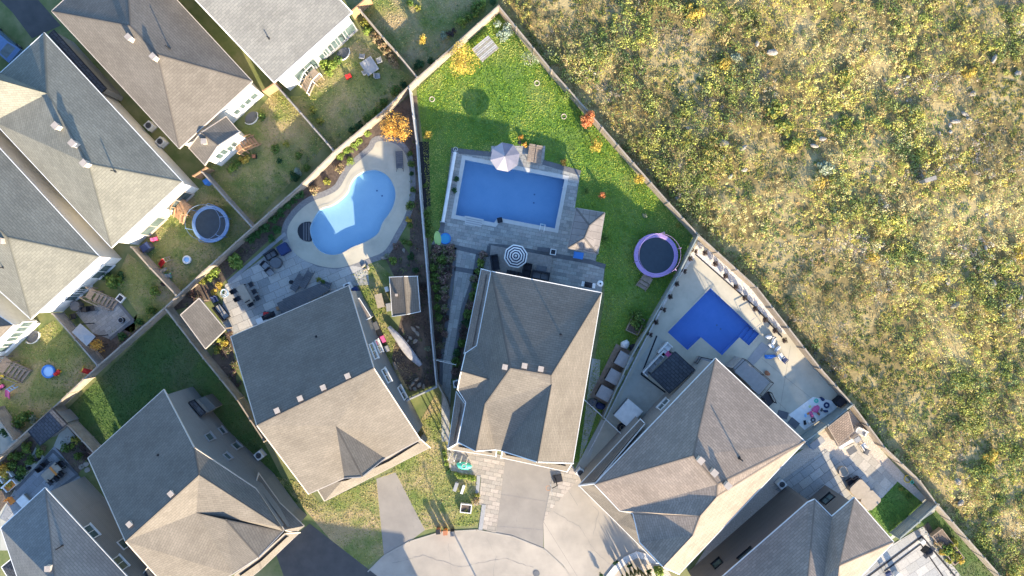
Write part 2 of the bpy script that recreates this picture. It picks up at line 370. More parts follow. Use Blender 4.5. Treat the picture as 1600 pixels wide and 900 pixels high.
# ------------------------------------------------------------------ ground sheets
POOL_K = G([(501,325),(517,322),(532,312),(544,300),(547,287),(555,275),(570,267),(587,265),(602,271),(612,282),(619,300),(616,320),(607,336),(597,348),(592,365),(577,375),(565,381),(550,386),(535,396),(520,399),(502,395),(490,382),(485,368),(484,355),(491,339)])
POOL_C = G([(727,250),(882,280),(867,357),(778,340),(772,348),(712,336)])
POOL_R = G([(1110,450),(1186,522),(1170,540),(1155,527),(1128,555),(1095,527),(1074,547),(1043,519)])
def smooth(poly, it=2):
    for _ in range(it):
        q = []
        for i in range(len(poly)):
            a = Vector(poly[i]); b = Vector(poly[(i + 1) % len(poly)]); q += [a * .75 + b * .25, a * .25 + b * .75]
        poly = q
    return poly
POOL_K = smooth(POOL_K, 2)
_sc = [0]
def sheet(name, poly, z, mat, holes=(), kind='structure', label=None, parent=None):
    loops = [[Vector((p[0], p[1], 0)) for p in poly]] + [[Vector((p[0], p[1], 0)) for p in h] for h in holes]
    _sc[0] += 1; z += (_sc[0] % 9) * .0004
    flat = [v for l in loops for v in l]; tri = tessellate_polygon(loops); fs = []
    for t in tri:
        a, b, c = [flat[i] for i in t]
        fs.append(tuple(t) if (b - a).xy.cross((c - a).xy) > 0 else tuple(t[::-1]))
    mb = MB(); mb.add([(v.x, v.y, z) for v in flat], fs)
    return part(name, mb, mat, parent, label=label, kind=kind)
def off(poly, d):
    """offset a simple polygon outward by d"""
    n = len(poly); A = sum(poly[i][0] * poly[(i + 1) % n][1] - poly[(i + 1) % n][0] * poly[i][1] for i in range(n)); sgn = 1 if A > 0 else -1; out = []
    for i in range(n):
        p = Vector(poly[i - 1][:2]); q = Vector(poly[i][:2]); r = Vector(poly[(i + 1) % n][:2])
        a = (q - p).normalized(); b = (r - q).normalized(); na = Vector((a.y, -a.x)) * sgn; nb = Vector((b.y, -b.x)) * sgn
        s_ = na + nb
        if s_.length < .3: s_ = na
        s_ = s_ / s_.length; k = 1 / max(.45, s_.dot(na)); out.append(q + s_ * d * k)
    return out
L4 = .004
m_navyd = M("navy_stripe", (.015, .02, .055), rough=.8)

m_matblue = M("trampoline_mat", (.025, .04, .055), (.03, .048, .065), 3, rough=.7)
m_crack = M("tar_crack", (0.170, 0.153, 0.145), (0.255, 0.238, 0.221), 3)
m_drain = M("drain_cover", (.08, .14, .26))
m_stain = M("worn_asphalt_patch", (.24, .225, .20), (.29, .27, .245), 1.2, detail=9)
# ------------------------------------------------------------------ THE GROUND
big = [Vector(p) for p in ((-260, -260), (260, -260), (260, 260), (-260, 260))]
sheet("ground", big, 0, m_ground, [POOL_K, POOL_C, POOL_R])
FB = [(779,9),(862,110),(917,172),(990,255),(1045,317),(1091,367),(1183,450),(1283,577),(1333,634),(1383,700),(1437,752),(1463,787),(1563,900),(1700,1052)]
MEAD = G(FB, zt=1.8) 
MEADP = [Vector((-6, 100)) ] + MEAD + [Vector((120, -80)), Vector((260, -120)), Vector((260, 260)), Vector((-6, 260))]
sheet("meadow_ground", MEADP, L4, m_meadow)
def lawn(name, pts, mat, lv=2): return sheet(name, G(pts), L4 * lv, mat)
LC = [(651,140),(779,20),(862,118),(990,262),(1086,372),(1060,430),(990,545),(935,660),(905,722),(893,722),(930,560),(944,470),(945,416),(930,412),(943,334),(898,326),(907,268),(850,252),(852,228),(768,228),(766,240),(706,234),(690,350),(674,382),(668,330),(660,215)]
lawn("lawn_central", LC, m_lush)
LD = [(258,492),(270,500),(398,662),(440,745),(500,800),(300,720),(256,610),(160,705),(104,640)]
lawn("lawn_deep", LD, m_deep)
LF1 = [(412,740),(476,755),(500,785),(612,738),(650,830),(560,895),(480,800),(430,745)]
lawn("lawn_front_left", LF1, m_dry)
LF2 = [(612,738),(684,610),(702,700),(748,745),(742,790),(755,800),(744,822),(700,822),(664,828)]
lawn("lawn_front_middle", LF2, m_dry)
LY1 = [(0,560),(84,500),(152,575),(80,640),(37,690),(0,640)]
lawn("lawn_play_yard", LY1, m_dry)
LY2 = [(200,395),(235,425),(280,462),(150,565),(210,520),(215,490),(180,440)]
lawn("lawn_tree_yard", LY2, m_dry)
LY3 = [(305,300),(330,280),(394,355),(275,460),(240,420),(210,385)]
lawn("lawn_trampoline_yard", LY3, m_dry)
LY4 = [(430,140),(510,225),(395,350),(320,270),(380,200)]
lawn("lawn_deck_yard", LY4, m_dry)
LY5 = [(470,150),(560,60),(650,125),(525,235),(435,150)]
lawn("lawn_play_corner", LY5, m_dry)
LY6 = [(570,0),(780,0),(650,122),(565,20)]
lawn("lawn_top_yard", LY6, m_dry)
LH = [(548,430),(590,410),(622,440),(600,500),(650,590),(640,610),(620,600)]
lawn("lawn_side_strip", LH, m_dry)
LJ = [(1357,798),(1402,752),(1447,790),(1392,838)]
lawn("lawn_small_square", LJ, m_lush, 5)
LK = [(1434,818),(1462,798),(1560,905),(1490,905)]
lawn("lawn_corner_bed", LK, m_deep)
LFR = [(1020,885),(1040,884),(1052,905),(1020,905)]
# beds
def bed(pts, mat=m_soil, lv=3, name="planting_bed"): return sheet(name, G(pts), L4 * lv, mat)
bed([(640,150),(651,150),(666,330),(684,600),(660,600),(640,440),(641,300),(600,215),(585,225),(545,262),(510,303),(470,330),(350,440),(330,470),(262,488),(258,482),(320,428),(522,240)])
bed([(642,400),(660,400),(684,600),(640,612),(612,560),(640,440),(620,440),(600,400),(620,370)])
bed([(675,380),(712,385),(706,450),(690,600),(684,600),(668,420)])
bed([(748,395),(760,400),(748,470),(728,560),(712,600),(704,600),(722,480),(740,425)])
bed([(652,222),(670,221),(673,322),(660,325)], m_mulch_dk, 4, "black_mulch_strip")
bed([(0,715),(78,645),(60,690),(20,770),(0,800)])
bed([(108,655),(157,700),(118,745),(92,715),(88,700)])
bed([(345,520),(362,520),(372,620),(400,665),(392,660),(330,560)])
bed([(160,500),(130,545),(160,570),(235,500),(205,520)], m_soil)
bed([(1434,830),(1450,815),(1500,905),(1440,905)])
# back gardens behind the row, tan dirt by the fence base
# street, drives and walks
STREET = [(585,905),(575,893),(600,868),(640,846),(690,831),(745,828),(800,838),(850,858),(880,885),(895,905),(1000,905),(1000,1300),(400,1300),(520,960)]
sheet("street", G(STREET), L4 * 2, m_asph)
KERBL = [(575,893),(600,868),(640,846),(690,831),(745,828),(800,838),(850,858),(880,885),(900,915)]
mbk = MB(); kp = G(KERBL)
for i in range(len(kp) - 1):
    a, b = kp[i], kp[i + 1]; d = b - a; mbk.box((a.x + b.x) / 2, (a.y + b.y) / 2, 0, d.length + .05, .12, .05, math.atan2(d.y, d.x))
part("kerb", mbk, m_kerb, None, kind='structure')
sheet("driveway_left", G([(430,862),(484,818),(596,905),(560,960),(445,905)]), L4 * 3, m_asph_d)
sheet("driveway_entry_walk", G([(588,748),(618,738),(664,828),(640,846),(600,868)]), L4 * 3, m_asph_m)
sheet("driveway_central", G([(788,712),(870,722),(849,815),(849,858),(800,838),(775,833)]), L4 * 4, m_asph_m)
sheet("driveway_right", G([(849,815),(866,730),(892,722),(905,745),(965,815),(1040,890),(1000,905),(895,905),(880,885),(850,858)]), L4 * 3, m_asph)
sheet("side_drive", G([(976,672),(905,748),(892,745),(940,655)]), L4 * 4, m_asph_d if False else m_conc_blue)
sheet("side_drive_strip", G([(905,720),(925,560),(938,562),(934,640),(918,690)]), L4 * 3, m_conc_blue)
sheet("garage_drive_far_left", G([(0,0),(60,0),(95,40),(50,60),(20,20)]), L4 * 3, m_asph_d)
sheet("side_path_left", G([(0,640),(85,730),(60,860),(0,860)]), L4, m_conc_blue)

# paving: real flags, joints left open over a darker bed
def flags(name, poly, ang, w, h, cols, z, joint=.02, holes=(), thick=.012, stagger=.5, seed=3, parent=None, mat=None, bedmat=None):
    rg = random.Random(seed)
    base = sheet(name, poly, z, bedmat or m_joint, holes, parent=parent); single = w * S >= 14; cells = {}
    loops = [[Vector((p[0], p[1], 0)) for p in poly]] + [[Vector((p[0], p[1], 0)) for p in q] for q in holes]
    flat = [v.xy for l in loops for v in l]; tris = [[flat[i] for i in t] for t in tessellate_polygon(loops)]
    rot = Matrix.Rotation(-ang, 2); inv = Matrix.Rotation(ang, 2)
    T = []
    for t in tris:
        q = [rot @ p for p in t]
        if (q[1] - q[0]).cross(q[2] - q[0]) < 0: q = q[::-1]
        T.append(q)
    xs = [p.x for t in T for p in t]; ys = [p.y for t in T for p in t]; mb = MB(); cl = []
    j0 = math.floor(min(ys) / h); j1 = math.ceil(max(ys) / h); zt = z + thick
    for j in range(j0, j1 + 1):
        o = (j % 2) * w * stagger
        for i in range(math.floor((min(xs) - o) / w), math.ceil((max(xs) - o) / w) + 1):
            x0, y0 = i * w + o + joint / 2, j * h + joint / 2; x1, y1 = x0 + w - joint, y0 + h - joint
            c = cols[rg.randrange(len(cols))]; f = rg.uniform(.88, 1.12); c = tuple(v * f for v in c)
            dz = rg.uniform(-.002, .002)
            for t in T:
                if max(p.x for p in t) < x0 or min(p.x for p in t) > x1 or max(p.y for p in t) < y0 or min(p.y for p in t) > y1: continue
                P = [Vector((x0, y0)), Vector((x1, y0)), Vector((x1, y1)), Vector((x0, y1))]
                for k in range(3):
                    a = t[k]; b = t[(k + 1) % 3]; n = Vector((-(b - a).y, (b - a).x)); Q = []
                    for m_ in range(len(P)):
                        u = P[m_]; v = P[(m_ + 1) % len(P)]; du = (u - a).dot(n); dv = (v - a).dot(n)
                        if du >= 0: Q.append(u)
                        if (du >= 0) != (dv >= 0): Q.append(u + (v - u) * (du / (du - dv)))
                    P = Q
                    if len(P) < 3: break
                if len(P) >= 3:
                    q = [inv @ p for p in P]; nq = len(q); (cells.setdefault((i, j), ([MB()], []))[0][0] if single else mb).add([(p.x, p.y, zt + dz) for p in q] + [(p.x, p.y, z) for p in q], [tuple(range(nq))] + [(k2, nq + k2, nq + (k2 + 1) % nq, (k2 + 1) % nq) for k2 in range(nq)]); (cells[(i, j)][1] if single else cl).extend([c] * (2 * nq))
    def fin(nm, mb_, cl_, kind=None):
        # lift: give every stone its own edge down to the joint
        me = mesh_of(nm, mb_, mat or m_paver)
        a = me.color_attributes.new("Col", 'FLOAT_COLOR', 'POINT'); C = np.ones((len(cl_), 4), np.float32); C[:, :3] = cl_; a.data.foreach_set("color", C.ravel())
        return tag(link(nm, me, base), None, None, None, kind)
    if single:
        for (m_, c_) in cells.values(): fin("paver", m_[0], c_)
    else: fin("pavers", mb, cl, 'stuff')
m_joint = M("joint_sand", (.13, .125, .12), (.17, .16, .15), 4)
m_band = M("charcoal_band", (.10, .105, .115), (.13, .135, .14), 3)
greyp = [(.30, .30, .275), (.345, .34, .31), (.26, .26, .245), (.32, .305, .28)]
tanp = [(.34, .30, .25), (.38, .33, .28), (.30, .27, .23)]
bluep = [(.34, .33, .31), (.38, .365, .335), (.30, .295, .28), (.42, .395, .355)]

# central terrace round the rectangular pool
PC = G([(706,234),(766,240),(768,228),(852,228),(850,252),(907,268),(898,326),(943,334),(930,412),(945,416),(939,462),(760,430),(712,386),(674,382),(690,350)])
CC = off(POOL_C, .38)
flags("terrace_central", PC, ANG(155, 30), .62, .34, greyp, L4 * 6, holes=[CC])
def band(name, pts, wdt, mat, z, parent=None, close=False, h=.03):
    mb = MB(); p = G(pts)
    if close: p = p + [p[0]]
    for i in range(len(p) - 1):
        a, b = p[i], p[i + 1]; d = b - a
        mb.box((a.x + b.x) / 2, (a.y + b.y) / 2, z, d.length + (wdt * .5 if i % 2 == 0 else 0), wdt, h + (i % 2) * .003, math.atan2(d.y, d.x))
    return part(name, mb, mat, parent, kind=None if parent else 'structure')
band("paving_band", [(707,235),(766,241)], .5, m_band, .02)
band("paving_band", [(850,254),(905,270)], .5, m_band, .02)
band("paving_band", [(692,348),(690,362)], .45, m_band, .02)
band("paving_band", [(711,386),(763,398),(765,384),(790,386),(922,409),(944,416)], .45, m_band, .02)
band("paving_band", [(712,420),(742,425)], .45, m_band, .02)
# walk beside the left flower bed
flags("garden_walk", G([(712,386),(746,396),(741,430),(722,482),(707,565),(704,625),(701,690),(690,690),(690,562),(709,450)]), ANG(-20, 100), .9, .45, greyp, L4 * 5, stagger=.5)
band("paving_band", [(711,388),(709,425),(690,562),(689,600)], .32, m_band, .02)
band("paving_band", [(746,398),(741,430),(723,482),(708,565)], .32, m_band, .02)
# front pavers of the central house
flags("front_paving", G([(697,695),(790,712),(775,833),(752,826),(757,805),(757,790),(748,788),(752,745),(703,735)]), ANG(95, 18), .8, .4, tanp, L4 * 5)
flags("front_paving_right", G([(868,722),(905,735),(905,748),(866,790),(849,815)]), ANG(95, 18), .8, .4, tanp, L4 * 5)
band("paving_band", [(756,790),(751,826)], .4, m_lgrey, .02)
band("paving_band", [(748,744),(744,788)], .35, m_lgrey, .02)
# kidney pool surround
KO = smooth([Vector(p) for p in G([(587,221),(604,220),(622,226),(634,240),(640,262),(641,300),(638,322),(631,342),(618,364),(602,394),(579,402),(550,414),(525,420),(495,415),(465,402),(452,382),(447,360),(458,340),(473,324),(490,313),(512,306),(530,296),(540,277),(549,262),(568,246),(584,232)])], 2)
def rng_holes(a, b, name, z, mat): return sheet(name, a, z, mat, [b])
KO2 = off(KO, .55)
sheet("kidney_deck_border", KO2, L4 * 6, m_band if False else M("border_stone", (.16, .16, .165), (.24, .235, .23), 5, bump=.4), [off(POOL_K, .3)])
sheet("kidney_deck", KO, L4 * 8, m_conc, [off(POOL_K, .28)])
# stone flags between the pool and the left house
PL = G([(450,372),(455,385),(467,402),(496,417),(526,421),(552,415),(575,420),(577,445),(546,447),(360,525),(345,500),(352,445),(395,415)])
flags("flagstone_patio", PL, ANG(92, -40), 1.15, .75, bluep, L4 * 5, joint=.03, stagger=.35)
band("paving_band", [(358,440),(445,366)], .35, m_lgrey, .022)
# right-hand terrace
PR = G([(1090,374),(1182,458),(1330,630),(1262,700),(1160,720),(915,740),(930,690),(1010,530),(1060,430)])
sheet("terrace_right", PR, L4 * 5, m_conc, [off(POOL_R, .16)])
bed([(1092,374),(1182,458),(1238,520),(1225,522),(1175,474),(1082,396)], m_wgravel, 8, "white_gravel_bed")
bed([(1085,402),(1091,378),(1080,396),(1060,436),(1010,530),(930,690),(915,715),(938,670),(1000,545),(1046,455)], m_wgravel, 8, "white_gravel_border")
band("paving_band", [(1087,398),(1178,478),(1222,527)], .12, m_black, .03)
band("paving_band", [(1026,525),(1002,585),(1042,615),(1032,640)], .14, m_black, .03)
sheet("slab_terrace", G([(1026,524),(1040,534),(1003,588),(1040,615),(1010,650),(965,640),(975,610),(1000,560)]), L4 * 9, m_conc_blue)
# bottom right patio and gravel
PJ = G([(1165,765),(1258,690),(1330,638),(1400,720),(1462,795),(1400,845),(1357,800),(1340,790),(1240,765),(1100,890),(1090,880)])
bed([(1160,765),(1258,700),(1328,640),(1385,712),(1437,768),(1400,795),(1240,765),(1105,900),(1085,885)], m_gravel, 3, "gravel_yard")
flags("flagstone_patio", G([(1205,762),(1290,702),(1312,722),(1330,712),(1400,755),(1357,798),(1325,785),(1262,790)]), ANG(100, -75), 1.3, .8, bluep, L4 * 6, joint=.04, stagger=.4, seed=8)
flags("slab_walk", G([(1318,700),(1340,690),(1402,752),(1378,778)]), ANG(60, 52), .9, .9, [(.40, .365, .31), (.37, .34, .29)], L4 * 9, stagger=.5, seed=9)
bed([(1437,768),(1462,795),(1460,800),(1390,845),(1400,795)], m_conc_blue, 4, "side_paving")
flags("slab_terrace", G([(1300,905),(1395,850),(1442,822),(1505,905)]), ANG(60, -40), 1.2, .8, bluep, L4 * 5, seed=4)
band("paving_band", [(1350,905),(1440,838),(1500,910)], .16, m_black, .03)
band("paving_band", [(1382,892),(1438,850),(1480,910)], .12, m_black, .03)
# bottom left patio
flags("slab_terrace", G([(24,765),(85,697),(128,748),(75,775),(20,820),(0,810)]), ANG(60, -62), 1.2, .6, [(.27, .28, .29), (.24, .25, .265)], L4 * 5, seed=5)
band("paving_band", [(25,765),(83,704),(122,742),(80,772)], .25, m_band, .03)
sheet("side_walk_slab", G([(84,697),(100,660),(118,682),(96,705)]), L4 * 6, m_conc_blue)
# left middle patio
flags("slab_terrace", G([(118,488),(140,478),(185,473),(210,503),(172,530),(145,520)]), ANG(60, -45), .7, .35, [(.28, .28, .27), (.25, .25, .245)], L4 * 5, seed=6)
band("paving_band", [(186,474),(208,500),(172,530)], .3, m_band, .03)
# round front bed of the right house
bed([(985,905),(1005,878),(1012,868),(1040,885),(1052,905)], m_gravel, 6, "gravel_bed")
band("stone_edging", [(950,903),(962,888),(978,874),(995,866),(1012,870),(1030,880),(1050,884)], .62, m_wgravel, .0, h=.1)

# ------------------------------------------------------------------ POOLS
def pool(label, poly, depth, liner, cop_w, cop_mat, wl=-.14):
    n = len(poly); A = sum(poly[i][0] * poly[(i + 1) % n][1] - poly[(i + 1) % n][0] * poly[i][1] for i in range(n))
    if A < 0: poly = poly[::-1]
    c = sum((Vector(p) for p in poly), Vector((0, 0))) / n; o = (c.x, c.y, 0)
    t = thing("swimming_pool", label, "pool", o)
    mb = MB(); tri = tessellate_polygon([[Vector((p[0], p[1], 0)) for p in poly]])
    vs = [(p[0], p[1], .03) for p in poly] + [(p[0], p[1], -depth) for p in poly]
    fs = [(j, i, i + n, j + n) for i in range(n) for j in [(i + 1) % n]]
    for q in tri:
        a, b, d = [Vector(poly[i][:2]) for i in q]
        if (b - a).cross(d - a) < 0: q = q[::-1]
        fs.append(tuple(i + n for i in q))
    mb.add(vs, fs); part("basin", shift(mb, o), liner, t)
    mw = MB(); mw.add([(p[0], p[1], wl) for p in poly], [tuple(q if (Vector(poly[q[1]][:2]) - Vector(poly[q[0]][:2])).cross(Vector(poly[q[2]][:2]) - Vector(poly[q[0]][:2])) > 0 else q[::-1]) for q in tri])
    part("water", shift(mw, o), m_water, t)
    if cop_w:
        ou = off(poly, cop_w); mc = MB(); m_ = len(poly)
        vs = [(p[0], p[1], .05) for p in poly] + [(p[0], p[1], .05) for p in ou] + [(p[0], p[1], 0) for p in ou] + [(p[0], p[1], -.02) for p in poly]
        fs = []
        for i in range(m_):
            j = (i + 1) % m_
            fs += [(i, m_ + i, m_ + j, j), (m_ + i, 2 * m_ + i, 2 * m_ + j, m_ + j), (j, 3 * m_ + j, 3 * m_ + i, i)]
        mc.add(vs, fs); part("coping", shift(mc, o), cop_mat, t)
    return t, o
tk, ok_ = pool("kidney shaped blue swimming pool in a curved concrete deck", POOL_K, .6, m_liner_k, .3, m_conc)
def step_poly(t, o, pts, z0, z1, mat, name="step", holes=None):
    mb = MB(); mb.prism(G(pts), z0, z1); return part(name, shift(mb, o), mat, t)
tc, oc = pool("rectangular blue swimming pool with white coping beside the central house", POOL_C, .9, m_liner, .38, m_coping)
step_poly(tc, oc, [(726,337),(727,350),(752,355),(756,343)], -.02, .085, m_coping)
mb = MB(); mb.box(0, 0, .06, .5, .5, .08, .2); part("skimmer_lid", mb, m_black, tc, W(781, 344) - Vector((oc[0], oc[1], 0)))
mb = MB(); mb.tube((-.22, -.35, .05), (-.22, -.35, .7), .025); mb.tube((-.22, -.35, .7), (-.22, .3, .5), .025); mb.tube((-.22, .3, .5), (-.22, .4, -.6), .025)
mb.tube((.22, -.35, .05), (.22, -.35, .7), .025); mb.tube((.22, -.35, .7), (.22, .3, .5), .025); mb.tube((.22, .3, .5), (.22, .4, -.6), .025)
for k in range(3): mb.box(0, .38, -.2 - k * .22, .44, .08, .03)
part("ladder", mb, m_white, tc, W(847, 356) - Vector((oc[0], oc[1], 0)), ANG(155, 30))
tr_, or_ = pool("deep blue angular swimming pool with corner steps on the right terrace", POOL_R, .9, m_liner_d, .16, m_conc)
for k in range(3):
    a = G([(1154 + k * 8, 527 + k * 3.4), (1168, 510), (1186, 522), (1170, 540)])
    mb = MB(); mb.prism(G([(1157 + k * 5, 528 + k * 4.2), (1171 + k * 5, 510 + k * 4.2), (1186, 522), (1170, 540)]), -.9, -.75 + k * .2)
    part("step", shift(mb, or_), m_liner_d, tr_)
mb = MB()
for s_ in (-.4, .4): mb.tube((s_, -.5, .03), (s_, -.4, .8), .025); mb.tube((s_, -.4, .8), (s_, .6, .75), .025); mb.tube((s_, .6, .75), (s_, .8, .03), .025)
part("handrail", mb, m_steel, tr_, W(1174, 505) - Vector((or_[0], or_[1], 0)), ANG(45, 60))
# dark step basin at the kidney pool
mb = MB(); mb.prism(smooth([Vector(p) for p in G([(488,346),(474,347),(466,354),(465,364),(470,374),(481,378),(489,377),(485,366),(484,355)])], 1), .035, .075)
part("step_cover", shift(mb, ok_), m_metal, tk)
mb = MB()
for k in range(3): mb.prism(G([(474 + k * 4, 348), (476 + k * 4, 348), (476 + k * 4, 376), (474 + k * 4, 376)]), .076, .085)
part("cover_slat", shift(mb, ok_), m_greyc, tk, kind='stuff')

# ------------------------------------------------------------------ FENCES
def fence(label, pts, z=1.8, mat=None, name="board_fence", cat="fence", pitch=.148, postmat=None, cap=True, group=None, panel=2.4):
    mat = mat or m_fence; P = [W(p[0], p[1], z) for p in pts]
    t = thing(name, label, cat, (P[0].x, P[0].y, 0), 0, group); base = Vector((P[0].x, P[0].y, 0))
    pm = MB(); pm.box(0, 0, 0, .11, .11, z + .06); pm.box(0, 0, z + .06, .15, .15, .03); pme = mesh_of("post", pm, postmat or mat)
    for i in range(len(P) - 1):
        a, b = P[i], P[i + 1]; d = (b - a).xy; Ls = d.length; n = max(1, round(Ls / panel)); pl = Ls / n; an = math.atan2(d.y, d.x)
        mb = MB(); nb = max(2, int(pl / pitch)); w = (pl - .12) / nb
        for k in range(nb): mb.box(.06 + w * (k + .5), 0, .05, w - .012, .024, z - .1 + (k % 2) * .004)
        for zz in (.3, z - .35): mb.box(pl / 2, .033, zz, pl - .13, .04, .09)
        if cap: mb.box(pl / 2, 0, z - .04, pl - .12, .13, .035)
        me = mesh_of("fence_panel", mb, mat)
        for k in range(n):
            q = a.lerp(b, k / n) - base; link("fence_panel", me, t, (q.x, q.y, 0), an)
            link("post", pme, t, (q.x, q.y, 0), an)
    q = P[-1] - base; link("post", pme, t, (q.x, q.y, 0), 0)
    return t
fence("longest tan board fence, running behind all the back row gardens", [(779,9),(650,124),(600,172),(522,237),(472,287),(395,355),(317,425),(257,481),(155,570),(82,638),(0,711),(-30,738)])
fence("tan board fence along the meadow behind the central lawn", [(779,9),(862,110),(917,172),(990,255),(1045,317),(1091,367)], mat=m_fence)
fence("tan board fence between the right terrace with the white gravel and the meadow", [(1091,367),(1183,450),(1283,577),(1333,633)], mat=m_fence)
fence("board fence between the brown gravel yard and the meadow", [(1333,633),(1383,700),(1437,751),(1464,788)])
fence("board fence beside the raised vegetable bed at the lower right corner", [(1464,788),(1563,900),(1620,965)])
fence("pale grey fence dividing the kidney pool garden from the central garden", [(640,139),(651,224),(657,310),(667,424),(674,520),(682,604)], mat=m_fence_w)
fence("tan board fence between the green lawn and the flagstone patio shelter", [(257,481),(318,560),(370,624),(413,690)])
fence("tan board fence between the dark roofed garden shed and the green lawn", [(82,638),(104,663),(129,689),(150,712)])
fence("board fence beside the dark conical plants at the far left edge", [(-14,640),(20,687)])
fence("grey fence between the play yard and the small slab patio", [(82,490),(118,531),(152,571)], mat=m_wood_grey)
fence("tan fence between the round trampoline and the tree garden", [(205,386),(235,419),(275,461)])
fence("low grey fence between the trampoline garden and the deck garden", [(316,269),(355,313),(393,354)], mat=m_wood_grey)
fence("fence from the wall corner down between the two back lawns", [(430,132),(470,177),(512,225),(522,237)], mat=m_wood_grey)
fence("fence beside the flowering shrub hedge at the top", [(562,15),(600,60),(620,82),(652,121)])
fence("short orange board fence between the two top left houses", [(411,142),(430,129)], mat=m_wood_new)
fence("short orange board fence against the deck extension corner", [(302,275),(322,262)], mat=m_wood_new)
fence("tan board fence between the top white house and the next garden", [(548,18),(576,-6)], mat=m_wood_new)
fence("greenish board fence between the lawn and the right terrace", [(1091,368),(1060,430),(1020,500),(985,560),(943,653)], mat=m_fence_gr)
fence("tall pale boundary fence between the toy patio and the gravel yard", [(1254,694),(1294,664),(1332,633)], mat=m_fence_gr, panel=3)
fence("pale boundary fence between the square lawn and the raised bed garden", [(1406,842),(1436,816),(1466,788)], mat=m_fence_gr, panel=3)
fence("low white fence across the front of the narrow side garden", [(622,633),(640,624),(682,605)], z=1.5, mat=m_fence_w)
fence("tan timber screen beside the garden walk", [(682,597),(697,625),(702,640)], z=1.5)
def wire_gate(label, a, b, z=1.2):
    P0, P1 = W(*a, z), W(*b, z); d = (P1 - P0); t = thing("wire_fence", label, "fence", (P0.x, P0.y, 0), math.atan2(d.y, d.x)); Ls = d.length
    mb = MB(); mb.tube((0, 0, z), (Ls, 0, z), .035); mb.tube((0, 0, .1), (Ls, 0, .1), .025); part("rail", mb, m_white, t)
    for k in range(4): mb = MB(); mb.tube((Ls * k / 3, 0, 0), (Ls * k / 3, 0, z + .08), .045); part("post", mb, m_white, t)
    mb = MB()
    for k in range(int(Ls / .15)): mb.tube((k * .15, 0, .1), (k * .15, 0, z), .006, n=3)
    part("wire", mb, m_steel, t, kind='stuff')
wire_gate("thin white wire fence across the passage by the storage boxes", (912,624), (974,681))
wire_gate("thin grey gate rail across the garden walk", (682,563), (712,570))

# cracks, patch and joints in the road surfaces
def crack(pts, wdt=.035, seed=0):
    rr = random.Random(seed); P = [W(*p).xy for p in pts]; mb = MB(); Q = []
    for i in range(len(P) - 1):
        n = max(2, int((P[i + 1] - P[i]).length / .35))
        for k in range(n): Q.append(P[i].lerp(P[i + 1], k / n) + Vector((rr.uniform(-.07, .07), rr.uniform(-.07, .07))))
    for i in range(len(Q) - 1):
        d = Q[i + 1] - Q[i]; nn = Vector((-d.y, d.x)).normalized() * wdt * rr.uniform(.3, 1) * .5; z = .0215
        mb.add([(*(Q[i] - nn), z), (*(Q[i + 1] - nn), z), (*(Q[i + 1] + nn), z), (*(Q[i] + nn), z)], [(0, 1, 2, 3)])
    part("road_crack", mb, m_crack, None, kind='structure')
for i, c in enumerate(([(612,880),(660,868),(720,886),(790,872),(838,889)], [(866,800),(905,822),(930,860),(965,895)], [(700,850),(706,900)], [(790,740),(812,778),(806,822)], [(905,760),(935,800),(925,842)], [(760,842),(775,868),(770,905)], [(620,760),(634,800),(650,832)])): crack(c, .035 if i < 2 else .025, i)
for i, (a, b) in enumerate((((776,822),(850,828)), ((781,772),(858,784)), ((866,730),(903,790)), ((849,815),(905,905)))):
    A_, B_ = W(*a).xy, W(*b).xy; d = B_ - A_; mb = MB(); mb.box((A_.x + B_.x) / 2, (A_.y + B_.y) / 2, .0205, d.length, .03, .002, math.atan2(d.y, d.x)); part("drive_joint", mb, m_crack, None, kind='structure')
for a, b in (((1093,405),(1225,560)), ((1150,565),(1228,640)), ((1100,560),(1040,640)), ((1235,540),(1210,690)), ((1190,560),(1290,640)), ((1050,470),(1030,500)), ((1062,460),(1040,490))):
    A_, B_ = W(*a).xy, W(*b).xy; d = B_ - A_
    if a in ((1050,470), (1062,460), (1093,405)): continue
    mb = MB(); mb.box((A_.x + B_.x) / 2, (A_.y + B_.y) / 2, .0235, d.length, .02, .002, math.atan2(d.y, d.x)); part("slab_joint", mb, m_joint, None, kind='structure')
def drain(t, o, L, z, r=.09):
    for a, b in L:
        p = W(a, b, z) - Vector((o[0], o[1], 0)); mb = MB(); mb.lathe([(r, z), (r, z + .01)], p.x, p.y, 12); part("drain", mb, m_drain, t)
drain(tk, ok_, [(589,298),(597,306)], -.59); drain(tc, oc, [(835,304),(834,317)], -.89); drain(tr_, or_, [(1120,508),(1126,514)], -.89)
for k in range(3):
    mb = MB(); a = G([(728, 340 + k * 3.4), (753, 345 + k * 3.4), (753, 346.2 + k * 3.4), (728, 341.2 + k * 3.4)]); mb.prism(a, .085, .1); part("tread_edge", shift(mb, oc), m_lgrey, tc)
for k, (a, b) in enumerate([(722,262),(880,292),(790,262)]):
    p = W(a, b, -.2); mb = MB(); mb.box(0, 0, 0, .22, .05, .15, D_(155, 30) if False else .3); part("return_jet", mb, m_white, tc, (p.x - oc[0], p.y - oc[1], -.35))
